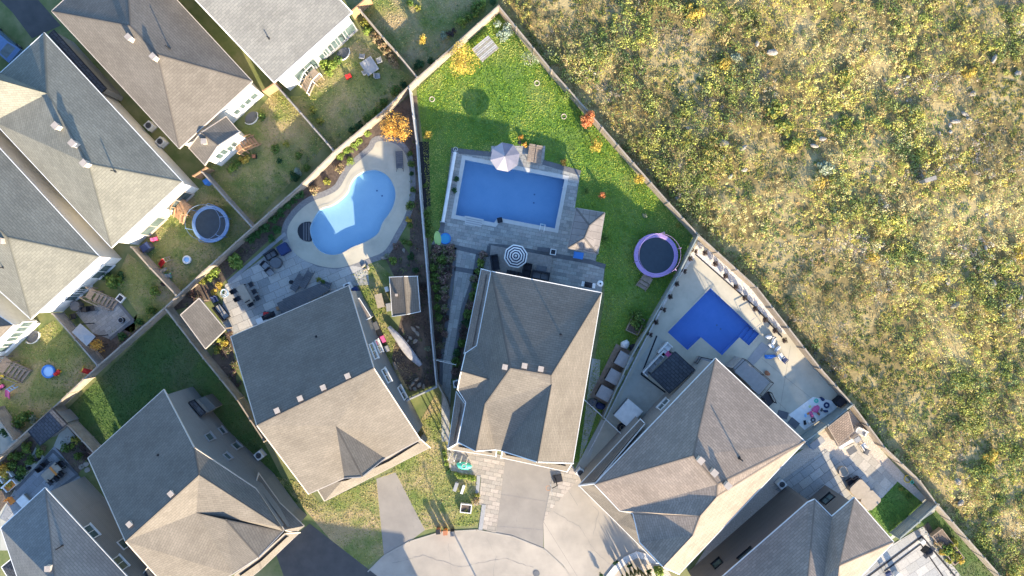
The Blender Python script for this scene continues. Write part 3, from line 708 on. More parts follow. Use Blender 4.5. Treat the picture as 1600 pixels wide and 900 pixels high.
# ------------------------------------------------------------------ HOUSES
def beam(mb, a, b, w, h, up=0.0):
    a = Vector(a); b = Vector(b); d = b - a
    if d.length < .01: return
    x = d.normalized(); y = Vector((-x.y, x.x, 0))
    if y.length < 1e-4: y = Vector((0, 1, 0))
    y.normalize(); zc = x.cross(y)
    vs = []
    for p in (a, b):
        for s1, s2 in ((-1, 0), (1, 0), (1, 1), (-1, 1)): vs.append(p + y * s1 * w / 2 + zc * (s2 * h + up))
    mb.add(vs, [(3, 2, 1, 0), (4, 5, 6, 7), (0, 1, 5, 4), (1, 2, 6, 5), (2, 3, 7, 6), (3, 0, 4, 7)])
def uv_mesh(name, tris, mat, other=()):
    """tris: list of lists of 3-D points facing up/out; UVs in metres on each face's own axes"""
    vs = []; fs = []; uvs = []
    for t in tris:
        n = (t[1] - t[0]).cross(t[2] - t[0])
        if n.length < 1e-9: continue
        n.normalize(); u = Vector((0, 0, 1)).cross(n)
        u = u.normalized() if u.length > 1e-3 else Vector((1, 0, 0)); v = n.cross(u)
        o = len(vs); vs += [tuple(p) for p in t]; fs.append(tuple(range(o, o + len(t)))); uvs += [(p.dot(u), p.dot(v)) for p in t]
    me = bpy.data.meshes.new(name); me.from_pydata(vs, [], fs); l = me.uv_layers.new(name="UVMap")
    for i, lp in enumerate(me.loops): l.data[i].uv = uvs[lp.vertex_index]
    me.materials.append(mat); me.update(); return me
def tri3(P):
    """triangulate a 3-D roof face in plan, all facing up"""
    out = []
    for t in tessellate_polygon([[Vector((p.x, p.y, 0)) for p in P]]):
        q = [P[i] for i in t]
        if (q[1] - q[0]).xy.cross((q[2] - q[0]).xy) < 0: q = q[::-1]
        out.append(q)
    return out
class Building:
    def __init__(s, name, label, cat, V, faces, ring, rmat, wmat, inset=.38, trim=None, walls=True, parent=None, thick=.16, fl=0.0, gut=.085, rname="roof", flat=None, onp=()):
        if any(v[2] == 5.8 for v in V.values()): V = {k: (v[0], v[1], v[2] if v[2] <= 5.8 else 5.8 + (v[2] - 5.8) * .79) for k, v in V.items()}
        if flat:
            V = dict(V)
            for k, a, b, sl in flat:
                for _ in range(12):
                    A_ = W(*V[a]); B_ = W(*V[b]); P_ = W(*V[k]); d_ = (B_ - A_).xy.normalized(); dist = abs(d_.cross((P_ - A_).xy)); V[k] = (V[k][0], V[k][1], V[a][2] + sl * dist)
        if onp:
            V = dict(V)
            for k, a, b, c_ in onp:
                A_, B_, C_ = W(*V[a]), W(*V[b]), W(*V[c_]); n_ = (B_ - A_).cross(C_ - A_); o_ = Vector((0, 0, H)); d_ = W(V[k][0], V[k][1]) - o_; p_ = o_ + d_ * (n_.dot(A_ - o_) / n_.dot(d_)); V[k] = (V[k][0], V[k][1], p_.z)
        s.V = {k: W(*v) for k, v in V.items()}; s.ring = [s.V[k] for k in ring.split()]
        c = sum((Vector(p) for p in s.ring), Vector()) / len(s.ring)
        if parent is None: s.o = Vector((c.x, c.y, 0)); s.t = thing(name, label, cat, s.o); s.top = None
        else: s.o = parent.o; s.t = parent.t
        s.tris = []; F = [f.split() for f in faces]
        for f in F: s.tris += tri3([s.V[k] for k in f])
        o = s.o; T = [[p - o for p in t] for t in s.tris]
        T += [[p - o - Vector((0, 0, thick)) for p in t[::-1]] for t in s.tris]
        E = {}
        for f in F:
            n = sum(((s.V[f[i]]).cross(s.V[f[(i + 1) % len(f)]]) for i in range(len(f))), Vector())
            for i in range(len(f)): E.setdefault(frozenset((f[i], f[(i + 1) % len(f)])), []).append((f, n))
        for e, l in E.items():
            if len(l) == 1:
                a, b = [s.V[k] - o for k in e]; dn = Vector((0, 0, thick))
                T.append([a, b, b - dn, a - dn]); 
        s.roof = part(rname, uv_mesh(rname, T, rmat), None, s.t)
        trim = trim or m_white
        rg = s.ring
        for i in range(len(rg)):
            a, b = rg[i] - o, rg[(i + 1) % len(rg)] - o; mb = MB(); up = Vector((0, 0, -.12)); beam(mb, a + up, b + up, gut, .13)
            part("gutter", mb, trim, s.t)
        mb = MB()
        for e, l in E.items():
            if len(l) == 2:
                a, b = [s.V[k] for k in e]; d = (b - a).xy
                if d.length < .3: continue
                # convex when the faces' centres lie below the edge line
                m_ = (a + b) / 2; cz = 0
                for f, n in l:
                    k = [x for x in f if x not in e]; q = sum((s.V[x] for x in k), Vector()) / len(k); nn = (b - a).cross(q - a)
                    if nn.z < 0: nn = -nn
                    cz += nn.normalized().z; 
                    dd = Vector((-d.y, d.x)).normalized(); side = (q - a).xy.dot(dd); sl = (q.z - (a.z + (b.z - a.z) * (q - a).xy.dot(d) / d.length_squared)) / max(.01, abs(side))
                    cz = cz if f is None else cz
                    l[l.index((f, n))] = (f, sl)
                if sum(x[1] for x in l) < -.15:
                    for f, _q in l:
                        q = sum((s.V[x] for x in f), Vector()) / len(f); e1 = (b - a).normalized(); nn = e1.cross(q - a)
                        if nn.z < 0: nn = -nn
                        nn.normalize(); di = (q - a) - e1 * (q - a).dot(e1); di.normalize(); A1, B1 = a - o + nn * .012, b - o + nn * .012
                        Q = [A1, B1, B1 + di * .10, A1 + di * .10]
                        if (Q[1] - Q[0]).cross(Q[2] - Q[0]).z < 0: Q = Q[::-1]
                        mb.add(Q, [(0, 1, 2, 3)])
        if mb.v: part("ridge_cap", mb, rmat_cap.get(rmat.name, rmat), s.t)
        s.wring = None
        if walls:
            ins = off([p.xy for p in rg], -inset); s.wring = [Vector((p.x, p.y, rg[i].z)) for i, p in enumerate(ins)]
            T = []
            n = len(s.wring); A = sum(s.wring[i].x * s.wring[(i + 1) % n].y - s.wring[(i + 1) % n].x * s.wring[i].y for i in range(n))
            wr = s.wring if A > 0 else s.wring[::-1]
            for i in range(n):
                a, b = wr[i], wr[(i + 1) % n]
                T.append([Vector((a.x, a.y, fl)) - o, Vector((b.x, b.y, fl)) - o, Vector((b.x, b.y, b.z - .06)) - o, Vector((a.x, a.y, a.z - .06)) - o])
            part("wall", uv_mesh("wall", T, wmat), None, s.t); s.wr = wr
    def hit(s, px, py):
        g = W(px, py, 0); best = None
        o = Vector((0, 0, H)); d = (g - o)
        for t in s.tris:
            n = (t[1] - t[0]).cross(t[2] - t[0]); dn = n.dot(d)
            if abs(dn) < 1e-9: continue
            k = n.dot(t[0] - o) / dn; p = o + d * k; ok = True
            for i in range(3):
                if (t[(i + 1) % 3] - t[i]).xy.cross((p - t[i]).xy) < -1e-4: ok = False
            if ok and (best is None or p.z > best[0].z): best = (p, n.normalized())
        return best
    def vents(s, pts, sz=.5, h=.55, mat=None, capm=None, rot=0.0):
        for q in pts:
            b = s.hit(q[0], q[1])
            if not b: print("VENT MISS", s.t.name, q); continue
            p = b[0] - s.o; mb = MB(); mb.box(0, 0, -.3, sz * .8, sz * .8, h + .3); r = part("roof_vent", mb, mat or m_trim_tan, s.t, p, rot)
            mb = MB(); mb.box(0, 0, h, sz, sz, .05); part("vent_cap", mb, capm or m_vcap, r)
    def pipes(s, pts, h=.5, r=.05):
        for q in pts:
            b = s.hit(q[0], q[1])
            if not b: continue
            p = b[0] - s.o; mb = MB(); mb.tube((0, 0, -.2), (0, 0, h), r); mb.lathe([(r * 2.6, -.05), (r * 1.2, .1)], n=8); part("vent_pipe", mb, m_metal, s.t, p)
    def windows(s, L, frame=None, trimw=.09):
        frame = frame or m_white
        for q in L:
            px, py, w, h = q[:4]; g = W(px, py, 0).xy; best = None; n_ = len(s.wr)
            for i in range(n_):
                a, b = s.wr[i], s.wr[(i + 1) % n_]; d = (b - a).xy; nn = Vector((d.y, -d.x)).normalized(); dd = nn.dot(a.xy); gd = nn.dot(g)
                if abs(gd) < 1e-6 or dd > 0 and False: continue
                k = dd / gd; z = H * (1 - k); p = g * k; u = (p - a.xy).dot(d) / d.length_squared
                # visible side faces the camera axis: outward normal points to the origin
                if nn.dot(-p) <= 0 or not (-.05 < u < 1.05): continue
                topz = a.z + (b.z - a.z) * u
                e = max(0, .9 - z, z - topz + .5)
                if best is None or e < best[0]: best = (e, p, z, nn, math.atan2(d.y, d.x), topz)
            if best is None or best[0] > 3: print("WINDOW MISS", s.t.name, q); continue
            e, p, z, nn, an, tz = best; z = min(max(z, h / 2 + .2), tz - h / 2 - .15); nx = nn
            P = Vector((p.x + nx.x * .02, p.y + nx.y * .02, z)) - s.o
            mb = MB(); fw = trimw
            mb.box(0, -.02, -h / 2, w, .1, fw); mb.box(0, -.02, h / 2 - fw, w, .1, fw)
            for sx in (-1, 1): mb.box(sx * (w / 2 - fw / 2), -.02, -h / 2 + fw, fw, .098, h - 2 * fw)
            if w > 1.0: mb.box(0, -.015, -h / 2 + fw, .06, .08, h - 2 * fw)
            mb.box(0, -.08, -h / 2 - .05, w + .12, .16, .05)
            f = part("window", mb, frame, s.t, P, an)
            mb = MB(); mb.box(0, -.012, -h / 2 + .05, w - .1, .03, h - .1); part("pane", mb, m_glass, f)
rmat_cap = {}
m_vcap = M('vent_cap_metal', (.36, .31, .27), (.3, .26, .23), 3)
E_ = 5.8; RZ = 9.7

# central house
hh = Building("suburban_house", "central house", "house",
    {'a': (767.5,424,5.8), 'b': (940,457.5,5.8), 'r1': (797.5,575,9.48), 'r2': (861.5,586,9.48), 'c': (745,540,5.8), 'gp': (764.6,593,7.6),
     'gt': (720.5,580,7.6), 'g1': (727,552,5.8), 'g2': (715,608,5.8), 'd': (728,629,5.8), 'e': (716,691,5.8), 'h': (757.5,631,7.4), 't': (743,705,7.4), 'f': (774,703,5.8),
     'v2': (784,704.5,5.8), 'w': (862,600,9.2), 'x': (839.5,722,9.3), 'y': (895,724,5.8)},
    ["a b r2 r1", "a r1 gp c", "c gp gt g1", "gp d g2 gt", "r1 h d gp", "h t e d", "h f t", "r1 w v2 f h", "r1 r2 w", "w x v2", "r2 b y x w"],
    "a b y x v2 f t e d g2 gt g1 c", m_sh_tan, m_sid_taupe)
hh.vents([(789,573),(819.5,571),(845,576)], .46, .25, rot=ANG(155, 30)); hh.pipes([(876,523)], .4)
Building("", "", "", {'a': (752,420,3.2), 'b': (767,424,3.7), 'c': (744,545,3.7), 'd': (725,552,3.2)}, ["a b c d"], "a b c d", m_sh_brown, m_sid_taupe, parent=hh, rname="side_roof")
Building("", "", "", {'a': (713,612,3.2), 'b': (727,632,3.8), 'c': (714,693,3.8), 'd': (700,701,3.0)}, ["a b c d"], "a b c d", m_sh_brown, m_sid_taupe, parent=hh, rname="side_roof")
Building("", "", "", {'a': (716,692,3.8), 'b': (776,703,3.8), 'c': (775,713,3.1), 'd': (701,702,3.0)}, ["a b c d"], "a b c d", m_sh_tan, m_sid_taupe, parent=hh, rname="porch_roof")
Building("", "", "", {'a': (785,704,3.6), 'b': (894,724,3.6), 'c': (886,737,3.0), 'd': (783,715,3.0)}, ["a b c d"], "a b c d", m_sh_tan, m_sid_taupe, parent=hh, rname="porch_roof")
hh.t["label"] = "tan shingled house in the centre with cross gables behind the rectangular pool terrace"

# house left of centre
hg = Building("suburban_house", "house with one straight ridge and four vents below the flagstone patio", "house",
    {'a': (360.5,526,E_), 'b': (545,446,E_), 'c': (401,664.5,RZ), 'd': (584,575,RZ), 'e': (482,772,E_), 'f': (657,687,E_),
     'g': (538,747,E_), 'h': (602,716,E_), 'p': (525,666,8.4), 'q': (566,745,8.4)},
    ["a b d c", "c d p", "c p g e", "p d f h", "p q g", "p h q"], "a b d f h q g e c", m_sh_tan, m_sid_grey, trim=m_trim_tan)
hg.vents([(434,641),(470,622),(506,605),(544,587)], .46, .2, rot=ANG(185, -80)); hg.pipes([(494,526)], .3)
hg.windows([(583,549,1.5,1.5),(591,541,1.3,1.5),(603,587,1.4,1.6),(628,614,1.4,1.6)])
Building("", "", "", {'a': (484,768,4.3), 'b': (540,745,4.3), 'c': (604,716,4.3), 'd': (655,684,4.3), 'e': (672,699,3.0), 'f': (507,783,3.0), 'g': (494,762,3.3)},
    ["a b c d e f g"], "a b c d e f g", m_sh_tan, m_sid_grey, parent=hg, rname="porch_roof", trim=m_trim_tan)
# bump-out on the right side
Building("", "", "", {'a': (553,470,2.6), 'b': (561,466,2.4), 'c': (580,496,2.4), 'd': (572,500,2.6)}, ["a b c d"], "a b c d", m_sh_brown, m_sid_grey, parent=hg, rname="bay_roof", inset=.1)

# lower left centre house
hf = Building("suburban_house", "lower left house whose grey side wall has four small square windows", "house",
    {'a': (137.5,715.6,E_), 'b': (256,608.5,E_), 'c': (196,846,RZ), 'd': (311,742,RZ), 'b2': (303.5,699.5,6.6), 'e': (399,763,5.8), 'g': (443,830,5.8),
     'k': (352,812,8.2), 'p': (307,801,8.0), 't': (404,871,7.6), 'l': (364,897,E_), 'm': (436,823,7.0), 'n': (280,940,E_)},
    ["a b b2 d c", "b2 e m d", "e g m", "d m g p", "p g k", "k g t", "p k l", "k t l", "c d p", "c p l n"], "a b b2 e g t l n c", m_sh_tan, m_sid_grey, trim=m_trim_tan, onp=[("d","a","b","c"),("b2","a","b","c")])
hf.vents([(204,818),(268.5,770.5)], .46, .2, rot=ANG(118, -107)); hf.pipes([(247,711)], .3)
hf.windows([(327,683,.8,1.20),(346.5,673,.8,.8),(369,697,.8,1.20),(355,713.5,.8,.8)], frame=m_lgrey)
Building("", "", "", {'a': (294,629,3.1), 'b': (303,625,2.6), 'c': (321,645,2.6), 'd': (313,651,3.1)}, ["a b c d"], "a b c d", m_sh_dark, m_sid_grey, parent=hf, rname="bay_roof", inset=.05, trim=m_metal)
mb = MB(); mb.prism(G([(296,630),(320,619),(337,637),(314,650)], 0, 1.7), 0, 1.7); part("chimney_breast", shift(mb, hf.o), m_sid_grey, hf.t)
Building("", "", "", {'a': (397,764,4.4), 'b': (404,740,3.0), 'c': (437,786,3.0), 'd': (475,822,3.0), 'e': (462,832,3.2), 'f': (444,828,4.4)}, ["a b c f", "c d e f"], "a b c d e f", m_sh_tan, m_sid_grey, parent=hf, rname="garage_roof", trim=m_trim_tan)
Building("", "", "", {'a': (404,872,4.2), 'b': (446,833,4.2), 'c': (468,832,3.0), 'd': (408,889,3.0), 'e': (366,899,4.2), 'f': (380,912,3.0)}, ["a b c d", "a d f e"], "a b c d f e", m_sh_tan, m_sid_grey, parent=hf, rname="porch_roof", trim=m_trim_tan)

# bottom left house
hk = Building("suburban_house", "bottom left corner house with a pale slope beside its dark grey wall", "house",
    {'a': (70,762,E_), 'b': (1,825,E_), 'c': (86,912,9.3), 'd': (230,935,E_), 'e': (150,1010,9.3), 'f': (60,1000,6.5)},
    ["b a c f", "a d e c", "f c e"], "a d e f b", m_sh_grey, m_sid_taupe)
hk.pipes([(97,853)], .9); hk.vents([(79,886)], .5, .4)
hk.windows([(142,831,1.4,1.1),(193,850,1.0,1.2),(187.5,880,1.4,1.2)])
Building("", "", "", {'a': (2,886,3.6), 'b': (34,860,3.6), 'c': (85,905,4.6), 'd': (60,940,4.4), 'e': (20,915,3.6)}, ["a b c d e"], "a b c d e", m_sh_dark, m_sid_taupe, parent=hk, rname="lower_roof")
Building("", "", "", {'a': (221,899,3.2), 'b': (241,874,4.2), 'c': (262,900,3.4), 'd': (240,925,3.2)}, ["a b d", "b c d"], "a b c d", m_sh_dark, m_sid_taupe, parent=hk, rname="bay_roof", inset=.15)

# right house with the terrace pool
hi = Building("suburban_house", "large tan house on the right between the angular pool terrace and the brown gravel yard", "house",
    {'n': (1118,560,E_), 'w': (929,757,E_), 'r1': (1083,712,RZ), 'r2': (1121,757,RZ), 'e': (1258,690,E_), 'r3': (1120,776,9.6), 'v': (968,798,E_),
     'u': (989,802,5.9), 'k': (1094,806,9.3), 'm': (1083,836,8.7), 'x': (1000,848,E_), 't': (1036,886,8.4), 's': (1061,897,E_)},
    ["n r1 w", "n e r2 r1", "r2 e r3", "w r1 r2 v", "r2 r3 k u v", "k m u", "m t x u", "r3 e s t m k"], "n e s t x u v w", m_sh_brown, m_sid_taupe)
hi.vents([(1092,717),(1113,736),(1134,756)], .55, .65, rot=ANG(140, 130)); hi.pipes([(1155,716)], .9, .07)
hi.windows([(1037,632,1.3,1.43),(998,667,.9,1.17)])
Building("", "", "", {'a': (1001,655,3.6), 'b': (1008,662,4.0), 'c': (931,754,4.4), 'd': (905,758,3.1)}, ["a b c d"], "a b c d", m_sh_tan, m_sid_taupe, parent=hi, rname="side_roof", inset=.15)
Building("", "", "", {'a': (905,759,3.1), 'b': (936,755,5.0), 'c': (990,797,5.0), 'd': (1022,842,5.0), 'e': (1040,880,4.8), 'f': (1026,879,3.1), 'g': (963,816,3.1)}, ["a b c g", "c d f g", "d e f"], "a b c d e f g", m_sh_tan, m_sid_taupe, parent=hi, rname="porch_roof", inset=.2)

# bottom right house
hj = Building("suburban_house", "brown sided house at the bottom right with two roof peaks and a window between them", "house",
    {'n': (1273,780,E_), 'l': (1262,785,E_), 's': (1090,935,E_), 'pk': (1262,905,9.0), 'p2': (1215,960,9.0), 'v': (1300,807,E_), 'vv': (1287,905,8.4), 'a': (1335,777,E_), 'b': (1396.5,847,E_),
     'q': (1311,884,9.3), 'q2': (1306,930,9.3), 'z': (1318,930,E_), 'y': (1200,1010,E_)},
    ["l n pk p2 s", "n v vv pk", "v a q q2 vv", "a b q", "b z q2 q", "pk vv q2 p2", "p2 q2 z y", "s p2 y"], "n v a b z y s l", m_sh_brown, m_sid_brown)
hj.windows([(1294,780,1.2,1.1),(1121,881,1.0,1.1),(1166,868,1.6,1.0)], frame=m_metal)

# back row
ha = Building("bungalow", "tan hip roofed bungalow with cedar deck stairs near the top left", "house",
    {'w': (80.7,17.3,4.6), 's': (280,232,4.6), 'e': (394,127,4.6), 'n': (195,-88,4.6), 'q': (246,85,7.4), 'p': (203,40,7.4)},
    ["w s q p", "s e q", "e n p q", "n w p"], "w s e n", m_sh_tan, m_sid_white, trim=m_trim_tan, flat=[("q","n","e",.5),("p","n","e",.5)])
ha.vents([(207,62),(245,92)], .5, .7, rot=ANG(1, 1)); ha.pipes([(265,76)], .8)
ha.windows([(396,150,.9,1.20),(387,158,.9,1.20),(378,166,.9,1.20),(371,173,.9,1.20)])
ax = Building("", "", "", {'a': (353,182,3.7), 'b': (374,206,3.7), 'r2': (341,227,4.9), 'r1': (314,207,4.9), 'c': (320,258,3.7), 'd': (295,231,3.7)},
    ["a b r2 r1", "r1 r2 c d"], "a b r2 c d r1", m_sh_tan, m_sid_white, parent=ha, rname="extension_roof", trim=m_trim_tan)
ax.windows([(346,240,1.3,1.5),(362,228,1.2,1.3)]); ax.vents([(321,222)], .5, .35)
hb = Building("bungalow", "grey roofed bungalow with a long white windowed back wall at the top", "house",
    {'s': (428,129,4.6), 'e': (550,19,4.6), 'r1': (297,-9,7.6), 'r2': (419,-119,7.6), 'w': (166,-147,4.6), 'n': (288,-257,4.6)},
    ["s e r2 r1", "r1 r2 n w"], "s e r2 n w r1", m_sh_grey, m_white)
hb.pipes([(420,60)], .5)
hb.windows([(541,51,2.1,1.89),(525,66,2.1,1.89),(512,78,1.2,1.62),(504,86,.9,1.22),(479,110,2.6,2.03)], frame=m_lgrey)
hc = Building("bungalow", "grey green hip roofed bungalow with white back wall overlooking the blue trampoline", "house",
    {'n': (69,51,4.6), 'e': (285,284,4.6), 's': (174,387,4.6), 'q': (138,256,7.6), 'p': (74,146,7.6), 'w': (0,114,4.6), 'x': (-40,114,7.6), 'y': (-10,190,4.6), 'w2': (-70,172,4.6), 'y2': (-80,118,4.6)},
    ["n e q p", "e s q", "s y p q", "p y y2 x", "n p x w", "w x w2", "x y2 w2"], "n e s y y2 w2 w", m_sh_green, m_sid_white, flat=[("q","n","e",.52),("p","n","e",.52)])
hc.vents([(94,199),(120,226),(138,257)], .55, .7, rot=ANG(1, 1)); hc.pipes([(180,268)], .7)
hc.windows([(284,315,2.5,1.9),(239,353,2.5,1.7)], frame=m_trim_tan)
Building("", "", "", {'a': (76,54,3.4), 'b': (84,47,3.0), 'c': (166,138,3.0), 'd': (158,145,3.4)}, ["a b c d"], "a b c d", m_sh_dark, m_sid_grey, parent=hc, rname="side_roof", inset=.05, trim=m_metal)
hd = Building("bungalow", "grey green roofed roofed bungalow on the left beside the small slab patio", "house",
    {'e': (155.5,401,4.6), 's': (48,498.5,4.6), 'q': (12,371,7.7), 'p': (-60,300,7.7), 'n': (0,232,4.6), 'n2': (-90,135,4.6), 'y': (0,455,4.6), 'y2': (-190,240,4.6)},
    ["n e q p", "e s q", "q s y y2 p", "p n2 n", "n2 p y2"], "n e s y y2 n2", m_sh_green, m_sid_white, flat=[("q","n","e",.5),("p","n","e",.5)])
hd.pipes([(5,418)], .7); hd.vents([(5,377)], .55, .6)
hd.windows([(163,424,2.0,1.56),(118,462,1.4,1.82),(130,452,1.2,1.56)])
he = Building("bungalow", "white walled bungalow cut by the left edge beside the play yard", "house",
    {'a': (0,494.5,4.6), 'b': (20.5,508,4.6), 'c': (0,528.5,4.6), 'd': (-120,640,4.6), 'e': (-100,520,7.4), 'f': (-90,410,4.6)},
    ["a b e f", "b c d e"], "a b c d e f", m_sh_tan, m_white)
he.windows([(37,510,1.5,1.68),(22,526,1.6,1.68),(8,541,1.6,1.54)])

def gpx(gx, gy, z): k = (H - z) / H; return (800 + (gx - 800) / k, 450 + (gy - 450) / k, z)
Building("suburban_house", "tan roofed house across the street below the bottom edge", "house", {'a': gpx(530,1066,5.8), 'b': gpx(763,1099,5.8), 'c': gpx(733,1330,5.8), 'd': gpx(500,1300,5.8), 'r1': gpx(632,1185,8.9), 'r2': gpx(618,1230,8.9)},
    ["a b r1", "b c r2 r1", "c d r2", "d a r1 r2"], "a b c d", m_sh_tan, m_sid_taupe)
# ------------------------------------------------------------------ THE MEADOW (nobody could count its stems)
def meadow():
    rg = np.random.default_rng(5)
    poly = [tuple(p) for p in off(MEADP, -.35)]
    poly = [p for p in poly]
    pass
    nC = 43500
    x = rg.uniform(-4, 75, nC); y = rg.uniform(-41, 41, nC); k = inpoly(x, y, poly); x, y = x[k], y[k]
    big = vnoise(x, y, 9, 3, 2); med = vnoise(x, y, 3.2, 21, 3); fine = vnoise(x, y, 1.2, 40, 2)
    hgt = np.clip((med - .42) * 7, .05, 1.5) * rg.uniform(.35, 1.0, len(x)); hgt = np.where(fine < .36, hgt * .3, hgt)
    # kinds: 0 olive leaf 1 yellow green 2 straw 3 purple grey 4 orange 5 dark green 6 bright yellow
    P = np.array([(.34, .34, .10), (.50, .45, .14), (.64, .53, .29), (.42, .36, .33), (.60, .42, .20), (.17, .22, .08), (.62, .52, .12), (.42, .41, .18), (.56, .47, .22)])
    lush = np.clip(.55 - (x - 12) / 60 + (-y) / 60, 0, 1)
    U = rg.random(len(x)); sp = vnoise(x, y, 6, 77, 3); pu = vnoise(x, y, 4, 99, 3); right = np.clip((x - 10) / 50, 0, 1)
    kind = np.full(len(x), 0)
    kind = np.where(U < .5, 1, kind); kind = np.where(U < .22, 8, kind); kind = np.where(U > .80, 5, kind); kind = np.where((U > .72) & (U <= .80), 7, kind)
    kind = np.where((sp > .54 - .05 * right) & (U < .62), 2, kind); kind = np.where((pu > .64) & (U > .45) & (U < .75), 3, kind)
    kind = np.where((sp > .5) & (U > .93), 4, kind); kind = np.where((med > .6) & (U > .88), 6, kind); kind = np.where(U > .985, 4, kind)
    gsw = (rg.random(len(x)) < lush * .55) & (kind != 3); kind = np.where(gsw, np.where(rg.random(len(x)) < .45, 0, np.where(rg.random(len(x)) < .45, 5, 7)), kind)
    # taller bushes, thickest along the fence and to the lower left
    nB = 19000; bx = rg.uniform(-4, 75, nB); by = rg.uniform(-41, 41, nB); kb = inpoly(bx, by, [tuple(p) for p in off(MEADP, -1.0)]); bx, by = bx[kb], by[kb]
    dens = vnoise(bx, by, 5.5, 31, 3); zone = np.clip(.62 - (bx - 12) / 75 - by / 90, .12, 1.0); kb = (dens > .60 - .22 * zone) & (rg.random(len(bx)) < .25 + .75 * zone); bx, by, dens = bx[kb], by[kb], dens[kb]
    br = rg.uniform(.35, 1.2, len(bx)) * (.7 + .5 * zone[kb]); bh = br * rg.uniform(.7, 1.25, len(bx)); nb = 85; bi = np.repeat(np.arange(len(bx)), nb); d = rg.normal(size=(len(bi), 3)); d /= np.linalg.norm(d, axis=1, keepdims=True); d[:, 2] = np.abs(d[:, 2])
    lob = 1 + .25 * np.sin(3 * np.arctan2(d[:, 1], d[:, 0]) + bi * 1.7) + .15 * np.sin(5 * np.arctan2(d[:, 1], d[:, 0]) + bi * .9)
    q = rg.uniform(.5, 1.05, len(bi)) * lob
    cB = np.stack([bx[bi] + d[:, 0] * br[bi] * q, by[bi] + d[:, 1] * br[bi] * q, .05 + bh[bi] * (.1 + .9 * d[:, 2] * np.minimum(q, 1))], 1)
    BP = np.array([(.12, .16, .05), (.19, .22, .07), (.27, .28, .085), (.38, .37, .11), (.34, .25, .13), (.24, .26, .12), (.50, .44, .13), (.16, .20, .09)])
    bk = rg.choice(8, len(bx), p=[.12, .2, .2, .16, .1, .12, .05, .05]); colB = BP[bk][bi] * [1.1, 1.18, 1.0] * rg.uniform(.75, 1.25, (len(bi), 1)); kk = inpoly(cB[:, 0], cB[:, 1], poly)
    meB = quads_mesh("wild_bushes", cB[kk], (d * [1, 1, 1.2] + rg.normal(size=d.shape) * .55)[kk], rg.uniform(.08, .19, len(bi))[kk], .8, colB[kk], m_leaf)
    tag(link("wild_bushes", meB), "thicker olive and rust bushes massed through the scrub field", "bushes", None, "stuff")
    nl = 23; n = len(x) * nl; idx = np.repeat(np.arange(len(x)), nl)
    r = rg.uniform(.15, .42, len(x))[idx]
    d = rg.normal(size=(n, 3)); d /= np.linalg.norm(d, axis=1, keepdims=True); d[:, 2] = np.abs(d[:, 2])
    rr = rg.uniform(.55, 1.05, n)
    c = np.stack([x[idx] + d[:, 0] * r * rr, y[idx] + d[:, 1] * r * rr, .04 + hgt[idx] * (.15 + .85 * d[:, 2] * rr)], 1)
    kk = inpoly(c[:, 0], c[:, 1], poly); c = c[kk]; d = d[kk]; idx = idx[kk]; n = len(c)
    nr = d * [1, 1, 1.3] + rg.normal(size=(n, 3)) * .6 + [0, 0, .25]
    size = rg.uniform(.05, .15, n) * np.where(kind[idx] == 2, .8, 1.1)
    pf = np.clip(.5 + 1.5 * (vnoise(x, y, 7.5, 55, 3) - .25), .62, 1.25); col = P[kind[idx]] * [.97, .98, .84] * pf[idx][:, None] * rg.uniform(.8, 1.2, (n, 1)) * rg.uniform(.85, 1.15, len(x))[idx][:, None] * (1 + rg.normal(size=(n, 3)) * .08)
    me = quads_mesh("meadow_scrub", c, nr, size, .8, np.clip(col, .01, .8), m_leaf)
    tag(link("meadow_scrub", me), "wild scrub of olive, straw and yellow weeds covering the field beyond the fence", "scrub", None, "stuff")
meadow()

def grass(name, pts, dens, cols, label, h=.05, holes=(), world=False, size=(.07, .15), mow=0.0):
    rg = np.random.default_rng(len(pts) * 7 + int(dens)); poly = [tuple(p) for p in (pts if world else G(pts))]
    x, y = sample(poly, dens, rg, holes); n = len(x)
    if n == 0: return
    P = np.array(cols); q = np.clip((vnoise(x, y, 2.6, 5, 3) - .3) * 2.5 + rg.normal(size=n) * .25, 0, .999); a = q * (len(P) - 1); i = np.floor(a).astype(int); f = (a - i)[:, None]
    col = (P[i] * (1 - f) + P[np.minimum(i + 1, len(P) - 1)] * f) * rg.uniform(.8, 1.2, (n, 1)) * (1 + mow * np.sin((x * .97 + y * .22) * 4.2))[:, None]
    nr = rg.normal(size=(n, 3)) * [1, 1, .3] + [.0, 0, .55]; c = np.stack([x, y, rg.uniform(.012, h, n)], 1)
    tag(link(name, quads_mesh(name, c, nr, rg.uniform(*size, n), .6, col, m_leaf)), label, "grass", None, "stuff")
lushc = [(.20, .31, .035), (.32, .42, .05), (.41, .47, .075), (.48, .49, .14)]
dryc = [(.18, .25, .05), (.32, .36, .08), (.45, .41, .15), (.52, .42, .24)]
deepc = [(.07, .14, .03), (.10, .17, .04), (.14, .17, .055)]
WALKS = [[tuple(p) for p in G(q)] for q in ([(588,748),(618,738),(664,828),(640,846),(600,868)], [(430,862),(484,818),(596,905),(445,905)])]
holes_c = [[tuple(p) for p in PC]]
grass("lawn_grass", LC, 150, lushc, "short bright green grass of the central lawn", holes=holes_c, mow=.10)
grass("lawn_grass", LD, 110, deepc, "dark green grass behind the lower left house")
